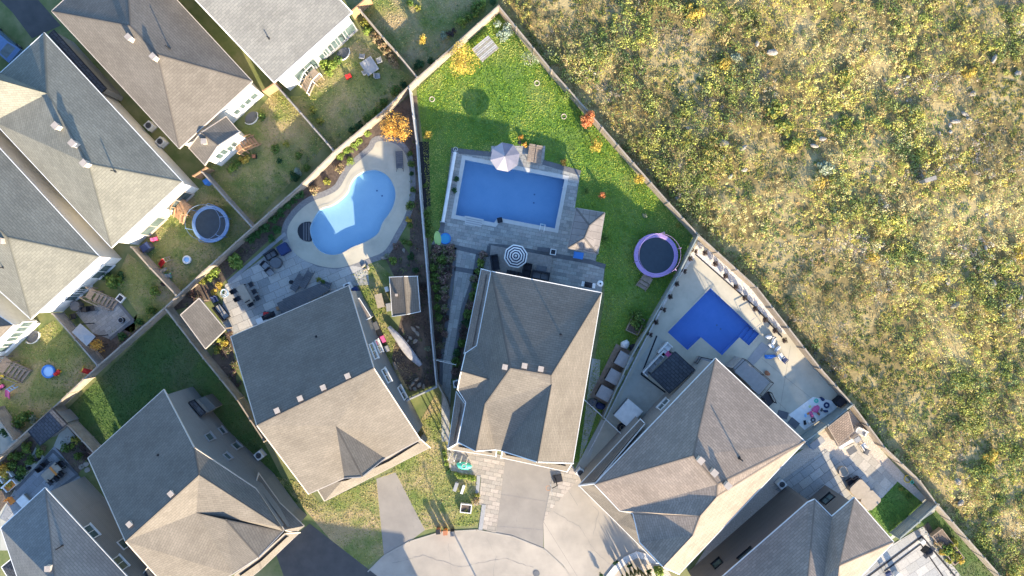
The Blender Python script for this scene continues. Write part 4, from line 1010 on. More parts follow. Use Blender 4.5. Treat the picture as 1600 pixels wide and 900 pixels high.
for nm, q, lb in (("a", LF1, "patchy front grass between the two lower left driveways"), ("b", LF2, "patchy front grass with the white planter box"), ("c", LY1, "worn grass of the play yard with the round paddling pool"),
                  ("d", LY2, "worn grass with small conical shrubs beside the slab patio"), ("e", LY3, "worn grass round the blue trampoline"), ("f", LY4, "worn grass below the cedar stairs"),
                  ("g", LY5, "worn grass with the grey play table behind the white house"), ("h", LY6, "grass of the garden at the top edge"), ("i", LH, "sunlit grass strip beside the side wall and the shed")):
    grass("lawn_grass", q, 85, dryc, lb, holes=WALKS)
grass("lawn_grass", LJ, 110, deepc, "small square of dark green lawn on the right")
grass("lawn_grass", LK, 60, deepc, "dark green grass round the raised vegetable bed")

# rocks in the field
rock_pts = [(1130,224,10),(1160,232,8),(1183,68,7),(1207,82,9),(1268,78,5),(1553,92,8),(1590,50,6),(1596,38,5),(1580,18,5),(1520,146,7),(1590,115,7),(1493,190,8),(1507,178,7),(1514,186,6),(1484,196,5),(1485,206,4),(1468,208,4),(1424,176,4),(1285,217,6),(1272,228,7),(1480,438,9),(1551,443,8),(1541,335,4),(1540,387,5),(1492,477,9),(1594,464,7),(1567,492,6),(1496,752,8),(1501,785,8),(1512,745,5),(1075,200,6),(1058,310,5),(1163,265,6),(1352,78,4),(1317,151,5),(1442,284,5),(1130,246,5),(1141,276,5),(1575,478,6),(1418,120,5)]
rp = []
for i in range(4):
    mb = MB(); mb.blob(0, 0, .12, 1, .75, .55, seed=i + 3, rough=.13, n=9, m=4); rp.append(mesh_of("rock", mb, m_stone))
zones = {}
for q in sorted(rock_pts): zones.setdefault(0 if q[0] < 1200 else (1 if q[1] < 130 else (2 if q[1] < 320 else 3)), []).append(q)
zn = ["in the part of the scrub nearest the central lawn", "along the top of the scrub field", "in the middle band of the scrub field", "in the lower right scrub field"]
for zk, zl in zones.items():
    for i, (a, b, r) in enumerate(zl):
        o = link("rock", rp[i % 4], None, W(a, b, .15), R.uniform(0, 6.28)); o.scale = (r / 18, r / 18 * R.uniform(.6, 1), r / 16 * .7)
        tag(o, ORD[i % 20] + " pale rock from the left " + zn[zk], "rock", "pale rocks scattered over the scrub field")
tg = thing("concrete_drain", "upright pale slab casting a long shadow in the scrub", "slab", W(1439, 284), .3)
mb = MB(); mb.box(0, 0, 0, 1.0, .3, 1.5); part("slab", mb, m_stone, tg); mb = MB(); mb.box(0, 0, 1.5, 1.15, .4, .1); part("cap", mb, m_stone, tg)

# ------------------------------------------------------------------ TREES AND SHRUBS
PAL = {
 'green': [(.08,.15,.035),(.12,.19,.04),(.16,.23,.055)], 'dark': [(.03,.085,.035),(.045,.11,.04),(.06,.13,.05)], 'cedar': [(.045,.13,.04),(.07,.17,.05),(.09,.2,.06)],
 'lime': [(.22,.30,.06),(.30,.36,.08),(.16,.25,.05)], 'yellow': [(.55,.40,.07),(.62,.46,.10),(.45,.33,.08)], 'amber': [(.60,.32,.06),(.55,.27,.05),(.62,.42,.1)],
 'orange': [(.55,.2,.09),(.5,.16,.07),(.6,.28,.12)], 'pale': [(.30,.34,.22),(.24,.29,.2),(.38,.40,.28)], 'silver': [(.32,.40,.33),(.26,.34,.29),(.4,.46,.38)],
 'rose': [(.30,.17,.15),(.22,.13,.12),(.14,.17,.07),(.34,.24,.19)], 'plum': [(.10,.06,.07),(.14,.08,.08),(.08,.09,.06)], 'mixed': [(.12,.17,.05),(.28,.19,.15),(.2,.22,.09),(.32,.26,.2)],
 'tanleaf': [(.42,.30,.19),(.36,.24,.15),(.28,.26,.12)], 'yg': [(.34,.34,.07),(.45,.40,.09),(.2,.26,.06)]}
PR_ = {}
def proto(pal, shape, n=420, leaf=.2, clumps=9):
    key = (pal, shape)
    if key not in PR_:
        PR_[key] = [crown_mesh("foliage", n, PAL[pal], leaf, shape, clumps, seed=len(PR_) * 5 + s) for s in range(2)]
    return R.choice(PR_[key])
sm = MB(); sm.tube((0, 0, 0), (0, 0, .5), .05, .03); sm.tube((0, 0, .3), (.25, .1, .7), .03, .015); sm.tube((0, 0, .3), (-.2, .15, .65), .03, .015); stem_me = mesh_of("stem", sm, m_bark)
def shrub(px, py, r, pal, label, shape='ball', h=1.0, group=None, name="shrub", cat="shrub", zt=None):
    """r in photo pixels, h = height / radius"""
    rm = r / 16.0; z = rm * h; p = W(px, py, z * .6); t = thing(name, label, cat, (p.x, p.y, 0), R.uniform(0, 6.28), group)
    f = link("foliage", proto(pal, shape, 760 if r > 9 else 420, .17 if r > 9 else .28, 13), t); f.scale = (rm, rm, z)
    s = link("stem", stem_me, t); s.scale = (rm, rm, z); return t
def trunk(mb, hgt, r, lean=(0, 0), n=5, spread=.5, seed=0):
    rr = random.Random(seed); top = Vector((lean[0], lean[1], hgt * .55)); mb.tube((0, 0, 0), top, r, r * .65, 8)
    for i in range(n):
        a = 6.283 * i / n + rr.uniform(-.4, .4); q = top + Vector((math.cos(a) * spread * hgt * .5, math.sin(a) * spread * hgt * .5, hgt * rr.uniform(.22, .36)))
        mb.tube(top - Vector((0, 0, hgt * .08 * (i % 3))), q, r * .5, r * .15, 5)
        for j in range(2):
            q2 = q + Vector((math.cos(a + j - .5) * .3, math.sin(a + j - .5) * .3, .25)) * hgt * .3; mb.tube(q, q2, r * .2, r * .06, 4)
def tree(px, py, r, hgt, pal, label, n=2800, leaf=.10, group=None, name="tree", clumps=18, zt=.7):
    rm = r / 16.0; p = W(px, py, hgt * zt); t = thing(name, label, "tree", (p.x, p.y, 0), R.uniform(0, 6.28), group)
    mb = MB(); trunk(mb, hgt, .05 + hgt * .018, seed=int(px)); part("trunk", mb, m_bark, t)
    me = crown_mesh("crown", n, PAL[pal], leaf / rm, 'ball', clumps, seed=int(px + py))
    c = link("crown", me, t, (0, 0, hgt * .35)); c.scale = (rm * 1.05, rm * 1.05, hgt * .65); return t

tree(725, 92, 25, 3.4, 'yellow', "yellow leaved tree beside the slatted wooden table", name="maple_tree")
tree(618, 200, 22, 3.4, 'amber', "golden orange tree in the bed above the kidney pool", name="maple_tree")
tree(918, 188, 12, 2.2, 'orange', "red orange sapling against the meadow fence")
tree(932, 228, 10, 1.5, 'yellow', "small yellow sapling below the red orange one", n=700)
tree(997, 281, 9, 1.4, 'yellow', "small yellow sapling near the fence above the shaded lawn", n=500)
tree(668, 213, 7, 1.3, 'yellow', "tiny yellow sapling at the head of the black mulch strip", n=400)
tree(941, 304, 6, .9, 'orange', "tiny orange sapling at the shade line of the lawn", n=300)
tree(660, 62, 8, 1.6, 'yellow', "small yellow round tree in the top garden", n=500)
shrub(786, 47, 16, 'silver', "silver green round shrub in the top corner of the lawn", h=.9)
tree(829, 92, 14, 1.8, 'pale', "sparse pale green sapling by the meadow fence", n=420)
tree(884, 151, 11, 1.6, 'lime', "sparse lime sapling halfway down the meadow fence", n=420)
shrub(880, 253, 6, 'amber', "orange shrub in the paving right of the loungers", name="potted_shrub")
shrub(820, 226, 5, 'amber', "orange potted plant beside the left lounger", name="potted_shrub")
shrub(814, 214, 5, 'amber', "orange potted plant at the foot of the black pole", name="potted_shrub")
shrub(1007, 337, 5, 'pale', "tiny pale shrub in the shaded lawn above the purple trampoline")
shrub(916, 298, 5, 'green', "small green shrub at the top right of the paved terrace")
shrub(945, 373, 5, 'green', "small green shrub on the lawn beside the gazebo")
shrub(1059, 352, 4, 'yg', "tiny yellow shrub near the fence right of the purple trampoline")
for i, (a, b) in enumerate([(675,155),(839,130),(881,182)]):
    mb = MB(); mb.torus(0, 0, .02, .24, .05, 10, 5); o = solo("tree_ring", mb, m_trim_tan, "low ring of stones on the upper central lawn", "edging", W(a, b), group="small stone rings on the upper central lawn")
# flower beds between the fence and the garden walk
fb = [(681,388,9,'rose'),(693,392,8,'mixed'),(704,388,9,'rose'),(678,402,9,'mixed'),(690,405,10,'green'),(702,404,9,'mixed'),(707,396,7,'rose'),(677,418,9,'green'),(689,420,9,'mixed'),(700,419,9,'plum'),(679,434,9,'green'),(692,437,9,'rose'),(700,432,8,'rose'),(681,450,9,'green'),(693,452,9,'mixed'),(684,465,8,'green'),(696,466,8,'rose'),(683,480,8,'green'),(694,482,8,'mixed'),(686,496,9,'green'),(696,496,8,'plum'),(688,512,8,'mixed'),(694,523,7,'rose'),(686,527,7,'plum'),(688,540,7,'mixed'),(684,556,6,'plum')]
kn = {'rose': 'pink brown hydrangea', 'mixed': 'mottled hydrangea', 'green': 'leafy green shrub', 'plum': 'dark plum shrub', 'lime': 'lime green shrub', 'cedar': 'green conifer', 'yellow': 'yellow shrub', 'yg': 'yellow green shrub', 'dark': 'dark green shrub', 'amber': 'orange shrub', 'tanleaf': 'tan dry shrub', 'pale': 'pale green shrub', 'orange': 'rust coloured shrub', 'silver': 'silver shrub'}
def row(L, where, group, name="shrub", shape='ball', h=1.0):
    cnt = {}
    for q in L: cnt[q[3]] = cnt.get(q[3], 0) + 1
    seen = {}
    for (a, b, r, pal) in L:
        k = seen.get(pal, 0); seen[pal] = k + 1
        lab = (ORD[k] + " " if cnt[pal] > 1 and k < 20 else "") + kn[pal] + (" from the top " if cnt[pal] > 1 else " ") + where
        shrub(a, b, r, pal, lab, shape, h, group, name)
row(fb, "of the flower bed left of the garden walk", "flowering shrubs left of the garden walk")
row([(755,398,8,'rose'),(752,411,9,'lime'),(748,424,9,'green'),(741,436,8,'mixed'),(745,448,9,'green'),(740,462,9,'green'),(736,476,9,'rose'),(733,491,9,'green'),(729,506,9,'dark'),(725,521,9,'plum'),(721,536,9,'green'),(717,551,9,'dark'),(713,566,8,'green'),(711,581,7,'rose'),(709,596,6,'green')],
    "of the hedge against the central house", "hedge plants against the central house")
# conical cedars along the back fence
row([(468,303,10,'cedar'),(456,311,9,'cedar'),(448,321,10,'cedar'),(437,331,10,'cedar'),(426,341,10,'cedar'),(412,356,11,'cedar'),(432,358,9,'cedar'),(399,365,10,'cedar'),(391,373,11,'cedar'),(424,373,8,'cedar')],
    "beside the kidney pool fence", "round conifers along the fence left of the kidney pool", "conifer_shrub", 'ball', 1.1)
shrub(365, 409, 17, 'lime', "large round lime green bush at the corner of the flagstone patio", h=.95)
row([(573,209,8,'lime'),(562,220,8,'lime'),(553,228,7,'lime'),(543,236,8,'lime'),(531,246,8,'lime'),(546,251,7,'lime')], "above the curved deck of the kidney pool", "lime shrubs above the kidney pool")
row([(531,262,8,'tanleaf'),(491,296,9,'tanleaf'),(511,283,7,'yg')], "in the tan bed beside the kidney pool", "dry shrubs by the kidney pool fence")
row([(334,424,9,'lime'),(325,433,9,'lime'),(317,438,8,'yg'),(343,446,7,'yellow'),(333,457,7,'yellow'),(296,458,8,'plum'),(307,466,7,'plum'),(345,533,9,'yg'),(340,547,8,'yg'),(356,545,7,'mixed'),(366,568,7,'mixed'),(352,537,7,'yellow'),(364,582,6,'rose'),(372,600,5,'plum'),(360,522,6,'rose')],
    "of the beds round the patio shelter", "plants of the beds around the patio shelter")
row([(641,240,6,'green'),(643,256,6,'green'),(642,270,5,'dark'),(645,296,6,'green'),(641,322,8,'green'),(637,344,6,'yellow'),(640,352,5,'green'),(631,378,6,'green'),(640,380,6,'green'),(618,385,6,'rose'),(615,407,9,'lime'),(604,400,5,'pale'),(641,400,7,'dark'),(667,350,9,'green'),(668,366,9,'green'),(666,335,8,'green'),(665,290,5,'green'),(650,420,7,'dark'),(648,440,6,'plum'),(661,450,6,'plum'),(655,480,5,'rose'),(668,545,6,'pale')],
    "of the bed along the pale dividing fence", "plants along the pale dividing fence")
row([(995,494,13,'green'),(1000,508,11,'green'),(990,505,9,'lime'),(999,519,7,'yg')], "spilling from the wooden planter on the shaded lawn", "plants in the wooden planter on the shaded lawn")
row([(712,278,6,'dark'),(708,298,6,'dark')], "by the left end of the rectangular pool", "planter shrubs left of the rectangular pool")
row([(505,98,9,'lime'),(520,102,10,'lime'),(528,95,8,'green'),(515,112,7,'lime'),(570,35,8,'yg'),(575,48,8,'lime'),(590,62,9,'tanleaf'),(597,72,9,'tanleaf'),(606,83,9,'tanleaf'),(612,92,8,'tanleaf'),(618,102,7,'tanleaf'),(585,55,7,'tanleaf'),(588,175,9,'green'),(600,160,9,'green'),(575,185,8,'green'),(618,142,9,'green'),(632,130,8,'dark'),(655,103,10,'dark'),(672,98,8,'dark'),(548,205,8,'dark'),(560,195,8,'dark'),(500,190,7,'yg'),(488,172,7,'yg')],
    "of the gardens behind the white house", "shrubs in the gardens behind the white house")
row([(720,35,9,'lime'),(745,12,10,'green'),(733,27,9,'green'),(753,5,9,'lime'),(742,22,7,'lime'),(705,50,8,'plum'),(693,56,8,'pale'),(768,2,7,'dark'),(652,12,6,'yg'),(640,5,6,'green')],
    "of the top garden by the fence corner", "shrubs of the top garden")
row([(382,251,9,'yellow'),(370,255,7,'green'),(363,265,8,'lime'),(430,232,8,'green'),(447,226,6,'yg'),(467,243,8,'green'),(480,262,8,'green'),(458,276,9,'dark'),(465,268,7,'silver'),(410,182,8,'green'),(435,250,6,'dark')],
    "of the garden below the cedar stairs", "plants of the garden below the cedar stairs")
row([(178,440,15,'green'),(170,433,9,'dark'),(190,430,8,'dark'),(240,456,9,'lime'),(236,484,8,'green'),(216,503,8,'cedar'),(191,525,8,'cedar'),(256,443,5,'plum')], "of the garden with the slab patio", "plants of the garden with the slab patio")
tree(154, 540, 11, 2.0, 'amber', "orange sapling beside the tan square canopy", n=600)
row([(40,650,12,'green'),(28,660,11,'green'),(52,655,8,'pale'),(5,655,10,'dark'),(8,672,10,'dark'),(35,735,9,'green'),(48,720,10,'green'),(60,706,10,'lime'),(43,700,9,'lime'),(28,712,9,'green'),(20,727,10,'green'),(30,745,7,'dark'),(15,712,8,'lime'),(8,745,10,'yg'),(5,735,13,'yellow'),(14,755,9,'yellow'),(3,760,8,'green'),(67,700,6,'tanleaf')],
    "of the beds beside the dark roofed shed", "plants of the beds beside the dark roofed shed")
row([(117,688,8,'yg'),(103,700,8,'green'),(122,712,8,'green'),(112,696,6,'lime'),(130,700,6,'plum'),(134,714,7,'plum'),(142,704,6,'rose')], "of the small bed next to the slab terrace", "plants of the small bed next to the slab terrace")
row([(1490,851,9,'yg'),(1480,858,11,'lime'),(1492,866,11,'yg'),(1466,848,8,'tanleaf'),(1500,875,8,'yellow'),(1484,873,9,'yg'),(1473,862,8,'yellow')], "of the raised vegetable bed", "plants overflowing the raised vegetable bed")
row([(696,716,5,'lime'),(697,726,5,'lime'),(700,736,5,'dark'),(712,742,5,'lime'),(719,744,5,'lime'),(726,745,5,'lime'),(733,746,5,'lime'),(739,748,5,'lime'),(744,783,7,'tanleaf'),(745,775,5,'yg'),(694,706,5,'green')], "edging the front lawn of the central house", "clipped shrubs edging the front lawn")
shrub(1031, 893, 12, 'lime', "bright green round bush at the bottom by the gravel bed")
row([(1415,768,5,'lime'),(1421,776,5,'green'),(1408,764,4,'yg'),(1352,660,5,'tanleaf'),(1372,683,5,'green'),(1382,700,5,'lime')], "against the fence of the brown gravel yard", "plants against the gravel yard fence")
row([(465,500,5,'dark'),(498,437,5,'yg'),(505,440,5,'green')], "on the dark deck behind the long ridged house", "potted plants on the dark deck")
# low ground cover and fallen leaves in the beds
def cover(name, pts, dens, pal, label, h=.3, n=14, holes=()):
    rg = np.random.default_rng(len(pts) + int(dens * 10)); x, y = sample([tuple(p) for p in G(pts)], dens, rg, holes)
    if not len(x): return
    P = np.array(sum((PAL[p] for p in pal), [])); i = np.repeat(np.arange(len(x)), n); d = rg.normal(size=(len(i), 3)); d[:, 2] = np.abs(d[:, 2]); d /= np.linalg.norm(d, axis=1, keepdims=True)
    r = rg.uniform(.12, .34, len(x))[i]; c = np.stack([x[i] + d[:, 0] * r, y[i] + d[:, 1] * r, .03 + d[:, 2] * r * h * 3], 1)
    col = P[rg.integers(0, len(P), len(x))][i] * rg.uniform(.7, 1.2, (len(i), 1))
    tag(link(name, quads_mesh(name, c, d + rg.normal(size=d.shape) * .6, rg.uniform(.06, .14, len(i)), .75, col, m_leaf)), label, "ground cover", None, "stuff")
cover("ground_cover", [(640,400),(662,410),(684,600),(645,610),(618,560),(640,440)], 1.6, ['green', 'dark', 'plum', 'mixed'], "low mixed plants in the soil along the pale dividing fence")
cover("ground_cover", [(642,180),(650,180),(664,400),(642,400),(640,262)], 1.5, ['green', 'dark', 'tanleaf'], "low plants between the kidney pool and the pale fence")
cover("ground_cover", [(600,405),(640,400),(648,430),(610,430)], 2.2, ['green', 'lime', 'dark'], "leafy cover above the small two slope shed")
cover("ground_cover", [(262,480),(320,428),(450,310),(455,330),(350,440),(330,470)], 1.4, ['dark', 'plum', 'green', 'tanleaf'], "low dark plants under the conifers by the fence")
cover("ground_cover", [(675,385),(712,388),(706,450),(690,598),(684,600),(668,420)], 2.2, ['green', 'rose', 'mixed', 'dark'], "leaves filling the flower bed left of the garden walk")
cover("ground_cover", [(748,395),(760,400),(748,470),(728,560),(712,600),(706,598),(722,480),(740,425)], 2.2, ['green', 'dark', 'rose'], "leaves filling the hedge against the central house")
cover("ground_cover", [(0,715),(78,645),(60,690),(20,770),(0,790)], 2.4, ['green', 'yg', 'dark'], "dense leaves in the bed of the bottom left garden")
cover("ground_cover", [(108,655),(157,700),(118,745),(92,715)], 1.8, ['green', 'plum', 'dark'], "leaves in the small bed next to the slab terrace")
cover("ground_cover", [(500,225),(530,235),(645,125),(620,100),(560,190)], 1.3, ['green', 'dark', 'yg'], "weeds along the fence behind the white house garden")
cover("ground_cover", [(400,350),(515,232),(500,215),(440,240),(385,335)], .8, ['green', 'dark', 'pale'], "weeds along the fence of the garden below the cedar stairs")
cover("ground_cover", [(568,12),(580,12),(640,90),(628,100)], 2.5, ['tanleaf', 'lime', 'mixed'], "straggling plants along the fence beside the white house")
cover("ground_cover", [(660,110),(775,12),(770,0),(720,0),(650,100)], .9, ['green', 'dark', 'pale'], "weeds below the top garden fence corner")
cover("ground_cover", [(345,520),(362,520),(376,620),(400,662),(392,658),(332,555)], 2.0, ['mixed', 'plum', 'yg'], "plants in the bed below the patio shelter")
cover("ground_cover", [(160,505),(232,490),(300,430),(270,460),(160,565)], .5, ['green', 'dark'], "weeds by the slab patio fence")
cover("fallen_leaves", [(700,80),(745,70),(755,115),(715,125),(692,105)], 3.5, ['yellow', 'amber'], "fallen yellow leaves on the lawn under the maple", .02, 3)
cover("fallen_leaves", [(600,190),(640,190),(638,220),(600,225)], 4.0, ['amber', 'yellow'], "fallen orange leaves in the bed under the golden maple", .02, 3)
cover("fallen_leaves", [(905,180),(925,175),(945,235),(920,240)], 2.0, ['orange', 'yellow'], "fallen leaves below the saplings at the meadow fence", .02, 3)
# plants in the white gravel strips
mb = MB(); mb.lathe([(.16, 0), (.24, .28), (.26, .3)], n=10); potm = mesh_of("pot", mb, m_black)
gp = [(1085,393),(1078,405),(1068,424),(1057,444),(1047,464),(1036,484),(1025,504),(1015,523)]
for i, (a, b) in enumerate(gp):
    t = thing("round_plant", ORD[i] + " dark round plant from the top of the narrow white gravel border", "plant", W(a, b, .2), 0, "dark round plants in the narrow gravel border")
    f = link("foliage", proto('plum', 'ball'), t); f.scale = (.3, .3, .4); s = link("stem", stem_me, t); s.scale = (.3, .3, .4)
gp = [(1101,396),(1117,413),(1133,432),(1149,449),(1163,466),(1179,483),(1195,500),(1210,517),(1225,532)]
for i, (a, b) in enumerate(gp):
    t = thing("round_plant", ORD[i] + " dark round plant from the top of the wide white gravel bed", "plant", W(a, b, .2), 0, "dark round plants in the wide gravel bed")
    f = link("foliage", proto('plum', 'ball'), t); f.scale = (.32, .32, .45); s = link("stem", stem_me, t); s.scale = (.3, .3, .4)
for i, (a, b) in enumerate([(961,877),(983,882),(1013,890),(940,896)]):
    t = thing("round_plant", ORD[i] + " dark round plant of the curved stone edging at the bottom", "plant", W(a, b, .2), 0, "dark plants in the curved stone edging")
    f = link("foliage", proto('dark', 'ball'), t); f.scale = (.3, .3, .45); s = link("stem", stem_me, t); s.scale = (.3, .3, .4)
# brighter shrubs standing in the field
row([(1083,22,17,'yellow'),(1212,170,18,'yg'),(1225,200,17,'yg'),(1238,225,15,'yg'),(1290,262,16,'pale'),(1363,402,12,'yellow'),(1325,118,14,'yg'),(1130,100,13,'yellow'),(1150,90,10,'pale'),(1512,115,13,'yellow'),(1595,395,14,'yellow'),(1548,715,13,'yellow'),(1320,190,12,'yg'),(1282,285,12,'yellow'),(1546,730,12,'yg')],
    "standing out in the scrub field", "brighter shrubs standing in the scrub field", "wild_shrub", 'ball', .6)
# ------------------------------------------------------------------ THINGS IN THE YARDS
def D(dx, dy): return ANG(dx, dy)
def umbrella(px, py, r, z, label, mats, rings=1, n=8, tilt=0.0, pole=m_metal):
    p = W(px, py, z); t = thing("patio_umbrella", label, "umbrella", (p.x, p.y, 0), .2)
    mb = MB(); mb.tube((0, 0, 0), (0, 0, z), .03); part("pole", mb, pole, t)
    mb = MB(); mb.lathe([(.28, 0), (.26, .07), (.05, .1)], n=12); part("base", mb, m_metal, t)
    rise = r * .32
    for k in range(n):
        a0, a1 = 6.2832 * k / n, 6.2832 * (k + 1) / n
        if rings == 1:
            mb = MB(); q = [(0, 0, z), (math.cos(a0) * r, math.sin(a0) * r, z - rise), (math.cos((a0 + a1) / 2) * r * .93, math.sin((a0 + a1) / 2) * r * .93, z - rise - .01), (math.cos(a1) * r, math.sin(a1) * r, z - rise)]
            q += [(x, y, h - .012) for x, y, h in q]; mb.add(q, [(0, 1, 2), (0, 2, 3), (4, 6, 5), (4, 7, 6), (1, 5, 6, 2), (2, 6, 7, 3)]); part("canopy_panel", mb, mats[k % len(mats)], t)
        mb = MB(); mb.tube((0, 0, z - .03), (math.cos(a0) * r, math.sin(a0) * r, z - rise - .02), .012, n=4); part("rib", mb, pole, t)
    if rings > 1:
        for g in range(rings):
            r0, r1 = r * g / rings, r * (g + 1) / rings; mb = MB()
            for k in range(n):
                a0, a1 = 6.2832 * k / n, 6.2832 * (k + 1) / n; am = (a0 + a1) / 2
                q = [(math.cos(a) * rr * f, math.sin(a) * rr * f, z - rise * rr / r) for a, rr, f in ((a0, r0, 1), (a0, r1, 1), (am, r1, .94), (a1, r1, 1), (a1, r0, 1), (am, r0, .94))]
                mb.add(q, [(0, 1, 2, 5), (5, 2, 3, 4)])
            part("canopy_stripe", mb, mats[g % len(mats)], t)
    mb = MB(); mb.lathe([(.05, z - .02), (.03, z + .1), (.005, z + .14)], n=8); part("finial", mb, pole, t)
    return t
umbrella(789, 244, 1.42, 2.5, "large grey patio umbrella with pale panels beside the two loungers", [m_umb, m_umb, m_umb_l, m_umb_l, m_umb_l, m_umb_l, m_umb, m_umb])
umbrella(806, 400, 1.14, 2.5, "round navy and white striped parasol on the deck", [m_white, m_navyd], rings=9)
# pool-side loungers
def lounger(label, px, py, an, mat, group, used, L=1.75, w=.58):
    if not used:
        t = thing("sun_lounger", label, "lounger"); 
        for i in range(9): mb = MB(); mb.box(-L / 2 + .1 + i * .19, 0, .32 + max(0, i - 6) * .09, .17, w, .035); part("slat", mb, mat, t)
        for s in (-1, 1): mb = MB(); mb.box(0, s * (w / 2 + .02), .27, L, .04, .06); part("side_rail", mb, mat, t)
        for sx in (-.7, .7):
            for sy in (-.25, .25): mb = MB(); mb.box(sx, sy, 0, .05, .05, .28); part("leg", mb, m_metal, t)
        used.append(t); t.location = W(px, py); t.rotation_euler = (0, 0, an); t["group"] = group
    else:
        t = copy_tree(used[0]); t.location = W(px, py); t.rotation_euler = (0, 0, an); t["label"] = label
    return t
ul = []
lounger("left of the two tan loungers above the rectangular pool", 830, 240, D(3, -20), m_wood, "tan wooden loungers above the rectangular pool", ul)
lounger("right of the two tan loungers above the rectangular pool", 841, 242, D(3, -20), m_wood, "", ul)
ug = []
lounger("grey lounger on the flagstones nearest the dark deck steps", 481, 435, D(16, -28), m_greyc, "grey loungers of the flagstone patio", ug, 2.0, .62)
lounger("grey lounger on the flagstones next to the black fire bowl", 467, 440, D(14, -24), m_greyc, "", ug)
lounger("grey lounger on the curved deck right of the kidney pool", 625, 253, D(1, 20), m_greyc, "", ug)
for q in list(bpy.data.objects):
    if q.name.startswith("sun_lounger") and not q.get("group"): q["group"] = "grey loungers of the flagstone patio"
t = thing("garden_pole", "slim black pole beside the umbrella at the pool terrace edge", "pole", W(812, 223))
mb = MB(); mb.tube((0, 0, 0), (0, 0, 2.3), .035); part("shaft", mb, m_metal, t); mb = MB(); mb.lathe([(.2, 0), (.18, .06), (.04, .08)], n=10); part("base", mb, m_metal, t)
# pool cover roller
a, b = W(711, 238, .4), W(692, 347, .4); d = b - a; t = thing("cover_roller", "long white pool cover roller at the left end of the terrace", "roller", (a.x, a.y, 0), math.atan2(d.y, d.x))
mb = MB(); mb.tube((0, 0, .45), (d.length, 0, .45), .17, n=12); part("rolled_cover", mb, m_white, t)
for s in (0, d.length): mb = MB(); mb.box(s, 0, 0, .08, .6, .3); mb.box(s, 0, .3, .08, .12, .3); part("stand", mb, m_steel, t)
mb = MB(); mb.tube((-.1, 0, .45), (-.3, 0, .45), .02); mb.torus(-.3, 0, .45, .2, .02, 14, 5); part("crank_wheel", mb, m_white, t)
def disc(name, label, cat, px, py, r, z0, z1, mat, group=None, sx=1, an=0, rim=None):
    t = thing(name, label, cat, W(px, py), an, group); mb = MB(); mb.lathe([(r * .96, z0), (r, (z0 + z1) / 2), (r * .95, z1)], n=24); o = part("body", mb, mat, t); o.scale = (1, sx, 1)
    if rim: mb = MB(); mb.torus(0, 0, z1, r * .93, r * .09, 24, 6); o = part("rim", mb, rim, t); o.scale = (1, sx, 1)
    return t
disc("swim_float", "lime green oval float leaning at the terrace corner", "float", 684, 373, .72, .05, .2, m_lime, sx=.48, an=D(2, 20), rim=m_lime)
disc("swim_float", "turquoise round float beside the lime one", "float", 696, 373, .55, .02, .14, m_cyan, rim=m_blue)
# gazebo
gz = Building("gazebo", "square hip roofed gazebo at the lower right corner of the pool terrace", "gazebo", {'a': (900,325,2.5), 'b': (945,332.5,2.5), 'c': (934,397,2.5), 'd': (887,387.5,2.5), 'r1': (921,352,3.3), 'r2': (913,372,3.3)},
    ["a b r1", "b c r2 r1", "c d r2", "d a r1 r2"], "a b c d", MBRICK("gazebo_metal", (.20, .18, .17), (.19, .17, .16), (.11, .10, .095), .62, 9, .03, rough=.5, bump=.15, off=0), m_wood, walls=False, trim=m_wood_grey)
for q in ((903,329,2.4), (941,335,2.4), (931,393,2.4), (891,385,2.4)):
    p = W(*q); mb = MB(); mb.box(0, 0, 0, .13, .13, 2.4); part("post", mb, m_wood_grey, gz.t, Vector((p.x, p.y, 0)) - gz.o)
def boxthing(name, label, cat, px, py, w, l, h, mat, an=0, lidmat=None, legs=False, group=None, z=0, bev=True):
    t = thing(name, label, cat, W(px, py, z + h), an, group); t.location.z = z; mb = MB()
    if legs:
        mb.box(0, 0, h - .06, l, w, .06); part("top", mb, mat, t)
        for sx in (-1, 1):
            for sy in (-1, 1): mb = MB(); mb.box(sx * (l / 2 - .07), sy * (w / 2 - .07), 0, .06, .06, h - .06); part("leg", mb, lidmat or mat, t)
    else:
        mb.box(0, 0, 0, l * .95, w * .95, h - .08); part("body", mb, mat, t); mb = MB(); mb.box(0, 0, h - .08, l, w, .06); mb.box(0, 0, h - .02, l * .9, w * .9, .03); part("lid", mb, lidmat or mat, t)
    return t
boxthing("storage_chest", "blue chest under the lower edge of the gazebo", "chest", 904, 399, .65, .95, .6, m_lblue, D(48, 8), m_blue)
